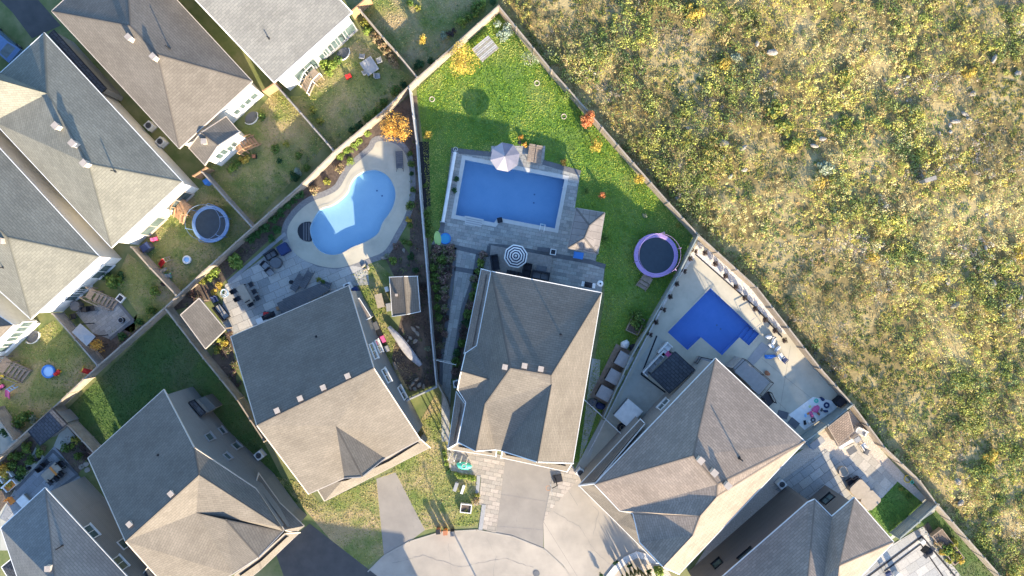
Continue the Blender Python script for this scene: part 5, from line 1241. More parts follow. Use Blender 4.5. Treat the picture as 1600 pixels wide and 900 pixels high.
# raised deck behind the central house
def deck(label, pts, z, mat, an, pitch=.145, name="deck", rail=None, railmat=None, cat="deck"):
    P = G(pts, zt=z); c = sum(P, Vector((0, 0))) / len(P); t = thing(name, label, cat, (c.x, c.y, 0)); rot = Matrix.Rotation(-an, 2); inv = Matrix.Rotation(an, 2)
    Q = [rot @ (p - c) for p in P]; ys = [q.y for q in Q]; mb0 = MB(); mb0.prism([(p - c) for p in P], 0.0, z - .04); part("frame", mb0, m_wood_grey if mat != m_metal else mat, t)
    y = min(ys) + pitch / 2; k = 0
    while y < max(ys):
        xs = []
        for i in range(len(Q)):
            a, b = Q[i], Q[(i + 1) % len(Q)]
            if (a.y - y) * (b.y - y) < 0: xs.append(a.x + (b.x - a.x) * (y - a.y) / (b.y - a.y))
        if len(xs) >= 2:
            x0, x1 = min(xs), max(xs); m_ = inv @ Vector(((x0 + x1) / 2, y)); mb = MB(); mb.box(0, 0, 0, x1 - x0, pitch - .014, .03 + (k % 2) * .003); part("board", mb, mat, t, (m_.x, m_.y, z - .035), an)
        y += pitch; k += 1
    if rail:
        mb = MB()
        for i, j in rail:
            a, b = P[i] - c, P[j] - c; d = b - a; n = max(1, int(d.length / .9))
            mb.tube((a.x, a.y, z + .95), (b.x, b.y, z + .95), .03)
            mb.tube((a.x, a.y, z + .15), (b.x, b.y, z + .15), .02)
            for k in range(n + 1): q = a.lerp(b, k / n); mb.tube((q.x, q.y, z - .1), (q.x, q.y, z + .97), .03)
            for k in range(int(d.length / .14)): q = a.lerp(b, k * .14 / d.length); mb.tube((q.x, q.y, z + .15), (q.x, q.y, z + .95), .009, n=3)
        part("railing", mb, railmat or m_metal, t)
    return t
deck("raised grey deck between the striped parasol and the central house", [(767,383),(863,401),(858,438),(763,423)], .45, m_wood_grey, D(100, 18))
def sofa(label, px, py, w, l, an, frame, cush, name="outdoor_sofa", cat="sofa", z=0, group=None, arms=True):
    t = thing(name, label, cat, W(px, py, z + .4), an, group); t.location.z = z
    mb = MB(); mb.box(0, 0, .12, l, w, .2); part("frame", mb, frame, t)
    n = max(1, round(l / .75))
    for i in range(n): mb = MB(); mb.box(-l / 2 + l * (i + .5) / n, -.06, .32, l / n - .06, w * .72, .13); part("seat_cushion", mb, cush, t)
    mb = MB(); mb.box(0, w / 2 - .07, .3, l, .14, .45); part("backrest", mb, frame, t)
    if arms:
        for s in (-1, 1): mb = MB(); mb.box(s * (l / 2 - .05), 0, .3, .1, w, .28); part("arm", mb, frame, t)
    for sx in (-1, 1):
        for sy in (-1, 1): mb = MB(); mb.box(sx * (l / 2 - .1), sy * (w / 2 - .1), 0, .06, .06, .14); part("leg", mb, frame, t)
    return t
def chair(label, px, py, an, mat, group=None, z=0, s=.5, seat=None, name="patio_chair"):
    t = thing(name, label, "chair", W(px, py, z + .5), an, group); t.location.z = z
    mb = MB(); mb.box(0, 0, .42, s, s, .05); part("seat", mb, seat or mat, t)
    mb = MB(); mb.box(0, s / 2, .45, s, .05, .48, 0, (-.15, 'X')); part("backrest", mb, mat, t)
    for sx in (-1, 1):
        mb = MB(); mb.box(sx * s / 2, 0, .62, .05, s, .035); part("arm", mb, mat, t)
        for sy in (-1, 1): mb = MB(); mb.tube((sx * s * .42, sy * s * .42, 0), (sx * s * .42, sy * s * .42, .43), .02); part("leg", mb, m_metal, t)
    return t
sofa("dark two seat sofa at the left end of the raised deck", 773, 410, .8, 1.5, D(-3, -20) , m_metal, m_black, z=.45)
sofa("black corner sofa of the deck right of the parasol", 823, 423, .85, 1.5, D(4, -20), m_black, m_black, z=.45)
sofa("dark navy sofa near the back door of the central house", 845, 430, .8, 1.7, D(100, 18), m_metal, m_greyc, z=.45)
for i in range(4): chair(ORD[i] + " dark deck chair from the left against the central house wall", 795 + i * 6, 425 + i * 1.2, D(100, 18) + math.pi, m_metal, "dark chairs in a line on the raised deck", .45, .38)
boxthing("coffee_table", "low dark coffee table between the two deck sofas", "table", 846, 420, .6, 1.0, .4, m_greyc, D(100, 18), m_metal, True, z=.45)
boxthing("deck_bench", "dark slatted bench against the outer edge of the deck", "bench", 850, 390, .4, 1.3, .45, m_greyc, D(100, 12), m_metal, True)
def grill(label, px, py, an, lid=m_metal, side=m_steel):
    t = thing("barbecue_grill", label, "grill", W(px, py, .9), an); mb = MB(); mb.box(0, 0, .05, .75, .5, .75); part("cabinet", mb, m_metal, t)
    mb = MB(); mb.lathe([(.30, .8), (.30, .95), (.22, 1.08), (.05, 1.14)], n=12); o = part("lid", mb, lid, t); o.scale = (1.25, .85, 1)
    for s in (-1, 1): mb = MB(); mb.box(s * .52, 0, .78, .28, .46, .03); part("side_shelf", mb, side, t)
    mb = MB(); mb.tube((-.25, -.3, .93), (.25, -.3, .93), .015); part("handle", mb, m_steel, t)
    return t
t = thing("fire_bowl", "small square fire bowl in a white frame beside the deck bench", "fire bowl", W(864, 394, .5), D(48, 8))
mb = MB(); mb.box(0, -.25, .3, .56, .07, .07); mb.box(0, .25, .3, .56, .07, .07); mb.box(-.25, 0, .3, .07, .43, .068); mb.box(.25, 0, .3, .07, .43, .068); part("frame", mb, m_white, t); mb = MB(); mb.box(0, 0, 0, .42, .42, .32); part("bowl", mb, m_metal, t)
grill("black barbecue with pale shelves at the right end of the paving", 918, 445, D(100, 18), m_black, m_white)
t = thing("patio_heater", "white round topped patio heater at the corner of the central house", "heater", W(938, 443, 1.9)); t.location.z = 0
mb = MB(); mb.tube((0, 0, 0), (0, 0, 1.9), .04); part("pole", mb, m_white, t); mb = MB(); mb.lathe([(.3, 1.8), (.28, 1.9), (.08, 1.98)], n=18); part("reflector", mb, m_white, t); mb = MB(); mb.lathe([(.09, 1.985), (.08, 2.03)], n=10); part("burner_cap", mb, m_metal, t)

# trampolines
def trampoline(label, px, py, r, pad, netm, mat=m_matblue, h=.85):
    t = thing("trampoline", label, "trampoline", W(px, py, h)); t.location.z = 0
    mb = MB(); mb.lathe([(r * .83, h - .02), (r * .83, h)], n=36); part("jump_mat", mb, mat, t)
    mb = MB(); n = 36; vs = []; fs = []
    for i in range(n):
        a = 6.2832 * i / n
        for rr, z in ((r * .82, h + .02), (r * .86, h + .05), (r, h + .05), (r * 1.01, h - .06)): vs.append((math.cos(a) * rr, math.sin(a) * rr, z))
    for i in range(n):
        j = (i + 1) % n
        for k in range(3): fs.append((i * 4 + k, i * 4 + k + 1, j * 4 + k + 1, j * 4 + k))
    mb.add(vs, fs); part("spring_pad", mb, pad, t)
    for i in range(6):
        a = 6.2832 * i / 6 + .3; x, y = math.cos(a), math.sin(a)
        mb = MB(); mb.tube((x * r * .97, y * r * .97, 0), (x * r * .97, y * r * .97, h), .025); part("leg", mb, m_steel, t)
        mb = MB(); mb.tube((x * r * 1.03, y * r * 1.03, h * .3), (x * r * 1.03, y * r * 1.03, h + 1.5), .028); mb.tube((x * r * 1.03, y * r * 1.03, h + 1.5), (x * r * .93, y * r * .93, h + 1.75), .025); part("net_pole", mb, netm, t)
    mb = MB(); mb.torus(0, 0, h + 1.75, r * .93, .014, 36, 4); part("net_hoop", mb, netm, t)
    mb = MB()
    for i in range(72): a = 6.2832 * i / 72; mb.tube((math.cos(a) * r * .9, math.sin(a) * r * .9, h), (math.cos(a) * r * .93, math.sin(a) * r * .93, h + 1.75), .004, n=3)
    part("net", mb, m_black, t, kind='stuff')
    return t
trampoline("large round trampoline with a lilac pad on the shaded lawn", 1025, 399, 2.12, m_purple, m_purple)
trampoline("round trampoline with a blue pad behind the white walled bungalow", 329, 350, 1.78, m_bluepad, m_bluepad)
def stairs(label, px, py, an, w, run, n, h, mat, name="wooden_steps", top=0.0, cat="steps", rail=True, railmat=None):
    """an: direction in which the steps go down; px,py = middle"""
    t = thing(name, label, cat, W(px, py, h / 2), an); t.location.z = 0; L = run + top
    if top: 
        for k in range(int(top / .145)): mb = MB(); mb.box(-L / 2 + .07 + k * .145, 0, h - .035, .13, w, .035); part("board", mb, mat, t)
        for sy in (-1, 1):
            for sx in (0, top - .1): mb = MB(); mb.box(-L / 2 + .05 + sx, sy * (w / 2 - .06), 0, .1, .1, h - .04); part("post", mb, mat, t)
    for i in range(n):
        x = -L / 2 + top + run * (i + .5) / n; z = h * (1 - (i + 1) / (n + 1)); mb = MB(); mb.box(x, 0, z - .04, run / n - .03, w, .045); part("tread", mb, mat, t)
    for s in (-1, 1):
        mb = MB(); beam(mb, (-L / 2 + top, s * w / 2, h - .15), (L / 2, s * w / 2, .0), .05, .2); part("stringer", mb, mat, t)
        if rail:
            mb = MB(); 
            if top: beam(mb, (-L / 2, s * w / 2, h + .85), (-L / 2 + top, s * w / 2, h + .85), .07, .05)
            beam(mb, (-L / 2 + top, s * w / 2, h + .85), (L / 2, s * w / 2, .85), .07, .05)
            for x, z in ((-L / 2, h), (-L / 2 + top, h), (L / 2 - .05, 0)): mb.box(x, s * w / 2, z, .07, .07, .86)
            part("handrail", mb, railmat or mat, t)
    return t
stairs("small grey wooden steps up to the lilac trampoline", 1007, 441, D(-12, 20), 1.05, .7, 2, .5, m_wood, top=.6, rail=False)
# planter on the shaded lawn
def planter(label, px, py, w, l, h, an, mat, name="raised_planter"):
    t = thing(name, label, "planter", W(px, py, h), an); t.location.z = 0
    for s in (-1, 1): mb = MB(); mb.box(0, s * w / 2, 0, l, .08, h); part("side_board", mb, mat, t); mb = MB(); mb.box(s * (l / 2 - .04), 0, 0, .08, w - .08, h - .004); part("end_board", mb, mat, t)
    mb = MB(); mb.box(0, 0, 0, l - .1, w - .1, h - .12); part("soil", mb, m_soil, t, kind='stuff'); return t
planter("wooden planter box overgrown with green plants on the shaded lawn", 993, 508, 1.2, 1.7, .5, D(10, -22), m_wood)
planter("long raised wooden vegetable bed in the bottom right garden", 1482, 855, 1.15, 3.6, .55, D(35, 45), m_wood)
deck("low timber platform under the three grey storage boxes", [(963,537),(992,552),(947,632),(922,620)], .12, m_wood, D(-40, 80), name="timber_platform", cat="platform")
for (a, b, w, l, lab) in ((975,563,1.35,1.45,"topmost of the three grey storage boxes in the narrow passage"), (961,590,1.3,1.5,"middle one of the three grey storage boxes in the narrow passage"), (945,615,1.25,1.35,"lowest of the three grey storage boxes in the narrow passage")):
    boxthing("storage_box", lab, "storage box", a, b, w, l, .95, m_metal, D(22, 12), m_lgrey, group="grey storage boxes in the narrow passage", z=.13)
for (a, b, m_, lab) in ((976,538,m_white,"white bag dumped above the storage boxes"), (990,543,m_black,"black bag dumped above the storage boxes"), (925,628,m_greyc,"grey bag at the lower end of the storage boxes"), (938,634,m_navy,"navy bag at the lower end of the storage boxes")):
    mb = MB(); mb.blob(0, 0, .2, .5, .38, .32, seed=a, rough=.14); solo("garden_bag", mb, m_, lab, "bag", W(a, b))
# slatted table
t = thing("slatted_table", "pale slatted wooden table with benches in the top corner of the lawn", "table", W(758, 76, .75), D(42, -35)); t.location.z = 0
for k in range(9): mb = MB(); mb.box(0, -.72 + k * .18, .72, 2.1, .135, .045); part("slat", mb, m_tarp if k % 3 else m_wood_grey, t)
for sx in (-.85, .85):
    for sy in (-.6, .6): mb = MB(); mb.box(sx, sy, 0, .1, .1, .72); part("leg", mb, m_wood_grey, t)
for sx in (-1.3,): mb = MB(); mb.box(0, -1.15, .4, 1.9, .28, .05); mb.box(-.7, -1.15, 0, .08, .24, .4); mb.box(.7, -1.15, 0, .08, .24, .4)

# flagstone patio
sh = Building("patio_shelter", "tan shingled patio shelter with a single slope roof beside the flagstones", "shelter", {'a': (311,466,2.6), 'b': (352,515,2.6), 'c': (321,545,2.35), 'd': (282,492,2.35)}, ["a b c d"], "a b c d", m_sh_tan, m_wood, walls=False, trim=m_trim_tan)
for q in ((309,470), (347,514), (321,540), (287,493)):
    p = W(*q, 2.3); mb = MB(); mb.box(0, 0, 0, .12, .12, 2.3); part("post", mb, m_wood, sh.t, Vector((p.x, p.y, 0)) - sh.o)
sofa("dark sofa at the open edge of the patio shelter", 346, 488, .75, 1.7, D(32, 40) + math.pi, m_metal, m_lgrey)
chair("dark blue chair above the patio shelter by the hose", 336, 468, D(20, -10), m_navy)
boxthing("dining_table", "long tan dining table on the left of the flagstone patio", "table", 382, 460, .8, 1.95, .75, m_tanc, D(16, 28), m_metal, True)
for i, (a, b) in enumerate([(392,445),(397,456),(402,466)]): chair(ORD[i] + " dark chair from the top on the right side of the long tan table", a, b, D(16, 28) , m_metal, "dark chairs round the long tan table", s=.42)
for i, (a, b) in enumerate([(366,455),(372,467)]): chair(ORD[i] + " dark chair from the top on the left side of the long tan table", a, b, D(16, 28) + math.pi, m_metal, "dark chairs round the long tan table", s=.42)
chair("black chair at the lower end of the long tan table", 391, 475, D(28, -16) , m_black)
sofa("dark armchair above the round grey table", 423, 398, .7, 1.15, D(20, -12), m_metal, m_greyc, "outdoor_armchair", "armchair")
chair("left of the two dark cushioned chairs below the round grey table", 415, 415, D(18, -20), m_black, s=.6, seat=m_lgrey); chair("right of the two dark cushioned chairs below the round grey table", 422, 425, D(20, -18), m_black, s=.6, seat=m_lgrey)
disc("round_table", "round dark grey table among the armchairs of the flagstone patio", "table", 434, 411, .55, .0, .68, m_greyc)
boxthing("covered_table", "square navy covered table near the kidney pool deck", "covered table", 442, 389, 1.0, 1.0, .75, m_navy, D(20, -12), m_navy)
disc("fire_bowl", "small black fire bowl on the flagstones left of the loungers", "fire bowl", 456, 441, .2, 0, .35, m_black)
t = thing("garden_hose", "coiled blue and white garden hose at the shelter corner", "hose", W(350, 459))
for k in range(5): mb = MB(); mb.torus(.1 * (k % 2), .05 * k, .03 + k * .02, .38 - .03 * k, .02, 20, 5); part("coil", mb, m_lblue if k % 2 else m_white, t)
mb = MB(); mb.torus(.55, .35, .03, .32, .015, 18, 4); part("loose_loop", mb, m_white, t)
boxthing("storage_bench", "white storage bench against the back wall of the long ridged house", "bench", 408, 500, .55, 1.0, .6, m_white, D(22, -10), m_white)
t = thing("ride_on_toy", "red ride on toy beside the white storage bench", "toy", W(417, 490)); mb = MB(); mb.box(0, 0, .15, .5, .3, .2); mb.lathe([(.12, .35), (.08, .55)], n=8); part("body", mb, m_red, t)
for sx in (-.18, .18):
    for sy in (-.17, .17): mb = MB(); mb.tube((sx, sy - .03, .1), (sx, sy + .03, .1), .1, n=10); part("wheel", mb, m_black, t)
grill("black covered barbecue right of the red ride on toy", 424, 493, D(22, -10), m_black, m_black)
deck("dark grey deck against the back wall of the long ridged house", [(432,473),(498,443),(516,453),(470,478),(440,490)], .5, m_greyc, D(185, -80))
stairs("dark steps at the right end of the deck behind the long ridged house", 508, 446, D(8, -22), .9, .8, 3, .5, m_greyc, rail=False)
boxthing("lumber_stack", "pile of tan boards at the left end of the dark deck", "lumber", 438, 480, .35, .9, .25, m_wood, D(22, -10), m_wood_new)
boxthing("lumber_stack", "pale planks leaning on the back wall near the dark deck", "lumber", 447, 483, .25, .8, .3, m_wood, D(15, -20), m_wood)
# garden shed
gs = Building("garden_shed", "small two slope garden shed with a sunlit tan side and a dark side", "shed", {'a': (608.5,433,2.2), 'b': (652,431.5,2.2), 'c': (656.5,487,2.2), 'd': (613,494.5,2.2), 'r1': (630.5,432,2.9), 'r2': (635,491.5,2.9)},
    ["a r1 r2 d", "r1 b c r2"], "a r1 b c r2 d", m_sh_tan, m_sid_grey, inset=.15, gut=.06)
gs.vents([(620,461)], .25, .2)
boxthing("picnic_bench", "pale wooden bench table on the sunlit grass left of the shed", "bench", 593, 470, .7, 1.35, .7, m_tanc, D(5, 20), m_wood, True)
boxthing("compost_box", "small dark box against the left side of the shed", "box", 607, 480, .5, .8, .6, m_greyc, D(3, 18), m_lgrey)
boxthing("garden_cart", "little white cart left of the shed door", "cart", 604, 452, .35, .5, .4, m_white, D(3, 10), m_white)
# covered canoe
t = thing("covered_canoe", "long canoe wrapped in pale grey tarp on the narrow side lawn", "canoe", W(632, 541, .4), D(50, 61)); t.location.z = 0
mb = MB(); vs = []; fs = []; nseg = 12
for i in range(nseg + 1):
    u = i / nseg; x = (u - .5) * 4.9; wdt = .12 + .32 * math.sin(math.pi * min(1, u * .9 + .06)) ** .8 * (.7 + .5 * u); hh_ = .28 + .18 * math.sin(math.pi * u) + .05 * math.sin(9 * u)
    for k in range(8): a = 6.2832 * k / 8; vs.append((x, math.cos(a) * wdt + .04 * math.sin(7 * u), hh_ + math.sin(a) * .2))
for i in range(nseg):
    for k in range(8): fs.append((i * 8 + k, i * 8 + (k + 1) % 8, (i + 1) * 8 + (k + 1) % 8, (i + 1) * 8 + k))
fs += [tuple(range(8))[::-1], tuple(nseg * 8 + k for k in range(8))]; mb.add(vs, fs); part("tarp", mb, m_tarp, t)
for x in (-1.3, 1.3): mb = MB(); mb.box(x, 0, 0, .08, .7, .12); part("cradle", mb, m_wood, t)
for i in range(4): mb = MB(); mb.torus(0, 0, 0, .02, .01, 4, 4); mb = MB(); mb.box(-1.8 + i * 1.15, 0, .44, .04, .8, .05); part("strap", mb, m_black, t)
def rocks(L, lab, group):
    for i, (a, b, r) in enumerate(L):
        o = link("landscape_rock", rp[i % 4], None, W(a, b, .1), R.uniform(0, 6.28)); o.scale = (r / 16, r / 16 * .8, r / 16 * .7); tag(o, ORD[i % 20] + " " + lab, "rock", group)
rocks([(646,514,5),(652,521,5),(649,533,5),(641,528,4),(637,533,3),(653,511,3)], "rock from the top of the pile below the shed", "rocks piled below the shed")
rocks([(651,593,4),(645,600,4),(655,602,5),(648,608,4),(662,604,4),(641,606,3)], "rock from the top of the heap at the narrow end of the side lawn", "rocks heaped at the narrow end of the side lawn")
rocks([(568,415,4),(575,418,4),(570,421,3)], "rock of the little ring by the kidney deck corner", "rocks by the kidney deck corner")
rocks([(600,403,5),(606,402,4),(631,391,4)], "rock below the kidney pool border", "rocks below the kidney pool border")
for (a, b, w, l, h, m_, lb) in ((556,456,.5,1.0,.9,m_navy,"dark blue bin at the back corner of the long ridged house"), (587,509,.45,.8,.7,m_greyc,"upper dark crate along the side wall facing the canoe"), (592,519,.45,.7,.6,m_metal,"lower dark crate along the side wall facing the canoe"), (598,530,.4,.7,.4,m_pink,"pink sledge along the side wall facing the canoe"), (604,545,.4,.6,.5,m_lgrey,"grey box below the pink sledge"), (617,572,.25,.8,.4,m_wood,"wood plank heap along the side wall")):
    boxthing("storage_bin", lb, "bin", a, b, w, l, h, m_, D(47, 104), m_)
t = thing("folding_board", "tan board leaning beside the back corner of the long ridged house", "board", W(561, 478, .5), D(14, 26)); t.location.z = .3; mb = MB(); mb.box(0, 0, 0, 1.6, .6, .05, 0, (.35, 'X')); part("panel", mb, m_tanc, t)
def acunit(label, px, py, an):
    t = thing("air_conditioner", label, "air conditioner", W(px, py, .7), an); t.location.z = 0; mb = MB(); mb.box(0, 0, .06, .72, .72, .66); part("cabinet", mb, m_white, t)
    mb = MB(); mb.lathe([(.27, .72), (.27, .74)], n=18); part("fan_opening", mb, m_metal, t); mb = MB(); mb.torus(0, 0, .745, .28, .02, 18, 4)
    for k in range(3): mb.torus(0, 0, .745, .08 + .07 * k, .006, 16, 3)
    part("fan_grille", mb, m_lgrey, t); mb = MB(); mb.box(0, 0, 0, .85, .85, .05); part("pad", mb, m_lgrey, t)
acunit("air conditioner between the lower left house and the long ridged house", 404, 712, D(40, 50)); acunit("white air conditioner at the top right corner of the long ridged house", 543, 448, D(22, -10))
acunit("upper air conditioner between the two top left bungalows", 232, 196, D(40, 42)); acunit("lower air conditioner between the two top left bungalows", 250, 221, D(40, 42))
acunit("air conditioner against the brown sided house wall", 1222, 757, D(50, -45)); acunit("pinkish white air conditioner at the left corner of the right house", 907, 739, D(40, -50)); acunit("air conditioner beside the garden walk wall", 714, 600, D(3, 20))
# back row yards
stairs("orange cedar stairs below the bungalow extension", 386, 227, D(36, -30), 1.1, 1.3, 5, 1.3, m_wood_new, top=.6)
stairs("cedar landing and steps against the white house back wall", 487, 128, D(-26, 26), 1.1, 1.2, 5, 1.2, m_wood, top=1.0, railmat=m_white)
stairs("cedar stoop behind the bungalow with the blue trampoline", 286, 330, D(-12, 16), 1.15, .9, 4, 1.0, m_wood_new, top=1.1)
stairs("brown brick coloured steps down to the slab patio", 160, 467, D(26, 16), 1.1, 1.8, 6, 1.1, m_wood, top=.7)
stairs("weathered wooden stairs in the play yard at the left edge", 22, 577, D(26, 20), 1.5, 1.5, 5, 1.1, m_wood, top=.9)
def well(label, px, py, an, r=.75):
    t = thing("window_well", label, "window well", W(px, py), an); mb = MB(); n = 10; vs = []; fs = []
    for i in range(n + 1):
        a = math.pi * i / n
        for rr, z in ((r, .0), (r, .22), (r - .06, .22), (r - .06, -.0)): vs.append((math.cos(a) * rr, math.sin(a) * rr * .75, z))
    for i in range(n):
        for k in range(3): fs.append((i * 4 + k, (i + 1) * 4 + k, (i + 1) * 4 + k + 1, i * 4 + k + 1))
    mb.add(vs, fs); part("rim", mb, m_white, t); mb = MB(); mb.lathe([(r - .08, .03), (r - .08, .04)], n=16); o = part("gravel", mb, m_greyc, t, kind='stuff'); o.scale = (1, .7, 1)
well("round window well against the tan bungalow's cream wall", 393, 184, D(22, -20) + math.pi, .8); well("round window well against the white house back wall", 536, 84, D(22, -20) + math.pi, .8); well("round window well against the far left white bungalow", 52, 526, D(22, -18) + math.pi, .8)
boxthing("play_table", "grey play table with small stools in the garden of the white house", "table", 577, 103, 1.3, 1.5, .65, m_lgrey, D(20, 30), m_metal, True)
for i, (a, b) in enumerate([(566,88),(592,95),(590,119),(570,113)]): chair(ORD[i] + " small pale chair clockwise round the grey play table", a, b, R.uniform(0, 6), m_lgrey, "chairs round the grey play table", s=.45)
def toy(label, px, py, m1, m2, k=0):
    t = thing("play_toy", label, "toy", W(px, py), k); mb = MB(); mb.box(0, 0, .05, .55, .32, .22); mb.box(-.15, 0, .27, .22, .28, .25); part("body", mb, m1, t)
    for sx in (-.2, .2):
        for sy in (-.18, .18): mb = MB(); mb.tube((sx, sy - .04, .1), (sx, sy + .04, .1), .1, n=8); part("wheel", mb, m2, t)
toy("red plastic toy on the grass below the white house", 545, 120, m_red, m_red, .5); toy("pink chair shaped toy beside the cedar stoop", 243, 374, m_pink, m_red, .3); toy("small red toy beside the round paddling pool", 92, 582, m_red, m_yellow, 1); toy("magenta toy scooter in the play yard", 4, 604, m_pink, m_black, .6); toy("yellow toy near the foot of the weathered stairs", 4, 588, m_yellow, m_black, .6)
toy("tan and yellow play kitchen by the leaning fence", 258, 422, m_tanc, m_yellow, .6); toy("green toy at the fence below the play kitchen", 264, 431, m_lgrey, m_teal, .2)
def slide(label, px, py, an, mat, frame):
    t = thing("toy_slide", label, "slide", W(px, py, .4), an); t.location.z = 0; mb = MB(); beam(mb, (-.1, 0, .75), (.8, 0, .08), .42, .04)
    for s in (-1, 1): beam(mb, (-.1, s * .21, .78), (.8, s * .21, .12), .04, .1)
    part("chute", mb, mat, t); mb = MB()
    for s in (-1, 1): beam(mb, (-.55, s * .2, 0), (-.1, s * .2, .85), .05, .05)
    for k in range(3): mb.box(-.42 + k * .14, 0, .22 + k * .25, .06, .38, .03)
    part("ladder", mb, frame, t)
slide("red toy slide at the fence corner of the play yard", 134, 578, D(16, 8), m_red, m_yellow); slide("red toy slide beside the white splash table", 258, 408, D(-14, 10), m_red, m_tanc); slide("pink toy slide in the play yard", 16, 611, D(-10, 16), m_pink, m_lblue)
def kpool(label, px, py, r, rim, water=m_lblue):
    t = thing("paddling_pool", label, "paddling pool", W(px, py)); mb = MB(); mb.torus(0, 0, .16, r, .09, 24, 6); mb.torus(0, 0, .05, r * 1.02, .07, 24, 6); part("rim", mb, rim, t); mb = MB(); mb.lathe([(r * .95, .02), (r * .95, .13)], n=24); part("water", mb, water, t)
kpool("blue round paddling pool in the play yard", 77, 580, .58, m_blue); kpool("small white and blue splash table on the trampoline lawn", 293, 406, .34, m_white)
boxthing("storage_bin", "blue bin in the gap beside the white walled bungalow", "bin", 322, 283, .5, .6, .9, m_blue, .6, m_blue); boxthing("storage_bin", "dark bin below the pink chair shaped toy", "bin", 226, 386, .7, .9, .9, m_greyc, .6, m_navy)
boxthing("planter_pot", "maroon pot on a stand below the cedar stairs", "pot", 396, 244, .35, .35, .5, m_metal, 0, m_terra)
# slab patio canopy
def canopy(label, pts, z, mat, cat="canopy", name="square_canopy", an=0):
    P = G(pts, zt=z); c = sum(P, Vector((0, 0))) / len(P); t = thing(name, label, cat, (c.x, c.y, 0)); mb = MB(); q = [(p.x - c.x, p.y - c.y, z - .12) for p in P]; n = len(q)
    mb.add(q + [(a * .985, b * .985, z - .2) for a, b, _ in q] + [(0, 0, z + .05)], [(i, (i + 1) % n, 2 * n) for i in range(n)] + [((i + 1) % n, i, i + n, (i + 1) % n + n) for i in range(n)] + [tuple(range(n, 2 * n))[::-1]]); part("cover", mb, mat, t)
    for a, b, _ in q: mb = MB(); mb.box(a * .93, b * .93, 0, .08, .08, z - .15); part("post", mb, m_metal, t)
    return t
canopy("small tan square canopy over the slab patio", [(124,505.5),(148,526),(134,541),(111,519)], 2.3, m_lgrey)
disc("fire_bowl", "round black fire bowl at the corner of the slab patio", "fire bowl", 192, 500, .27, 0, .4, m_black, rim=m_steel)
t = thing("cold_frame", "white square frame with a dark centre beside the brick steps", "planter", W(190, 466, .3), .9); mb = MB(); mb.box(0, -.3, 0, .68, .07, .3); mb.box(0, .3, 0, .68, .07, .3); mb.box(-.3, 0, 0, .07, .53, .298); mb.box(.3, 0, 0, .07, .53, .298); part("frame", mb, m_white, t); mb = MB(); mb.box(0, 0, 0, .5, .5, .2); part("planting", mb, m_metal, t)
for i, (a, b) in enumerate([(130,484),(143,482),(114,494)]): chair(ORD[i] + " dark patio chair under the left wall of the slab patio", a, b, i * 1.7, m_metal, "dark chairs of the slab patio", s=.5)
disc("round_table", "dark round table by the wall of the slab patio", "table", 124, 478, .5, 0, .72, m_greyc)
# bottom left patio
boxthing("dining_table", "tan wooden dining table on the bottom left terrace", "table", 80, 738, .95, 1.9, .75, m_tanc, D(24, -22), m_metal, True)
t = bpy.data.objects[-1] if False else None
mb = MB(); mb.box(0, 0, 0, .22, 1.0, .01); solo("table_runner", mb, m_orange, "orange runner lying across the tan dining table", "runner", W(83, 736, .77), D(24, -22))
for i, (a, b, k) in enumerate([(64,731,2.4),(72,723,2.4),(96,726,.8),(88,748,-.7),(95,741,-.7),(78,754,-.7)]): chair(ORD[i] + " black chair clockwise round the tan dining table", a, b, k, m_metal, "black chairs round the tan dining table", s=.48)
sd_ = Building("garden_shed", "dark roofed garden shed in the corner of the bottom left garden", "shed", {'a': (82,639,2.6), 'b': (104.5,663,2.6), 'c': (62,696,2.3), 'd': (44,674,2.3)}, ["a b c d"], "a b c d", m_sh_dark, m_sid_grey, inset=.3, trim=m_metal)
for i, (a, b) in enumerate([(128,729),(135,725),(137,734)]): mb = MB(); mb.prism(smooth([Vector(p) for p in [(-.28, -.22), (.28, -.22), (.28, .22), (-.28, .22)]], 1), 0, .09); solo("stepping_stone", mb, m_stone, ORD[i] + " pale stepping stone from the left beside the dark back slope", "stone", W(a, b), .5, group="stepping stones beside the dark back slope")
sofa("orange cushioned sofa at the left edge of the bottom left terrace", 16, 758, .7, 1.3, D(20, -18), m_white, m_orange); sofa("white sofa with orange cushions near the flower bed", 10, 745, .7, 1.2, D(20, -14), m_white, m_tanc)
boxthing("coffee_table", "cream square table beside the bottom left house", "table", 35, 783, .9, 1.0, .5, m_tanc, D(24, -22), m_white)
chair("orange chair next to the cream square table", 17, 783, .7, m_orange, s=.6); disc("planter_pot", "orange flower pot at the terrace edge", "pot", 21, 752, .22, 0, .4, m_terra, rim=m_orange)
for i, (a, b) in enumerate([(57,718),(42,733)]): boxthing("planter_pot", ("upper", "lower")[i] + " black cube pot on the terrace border", "pot", a, b, .3, .35, .4, m_black, .7, m_black)
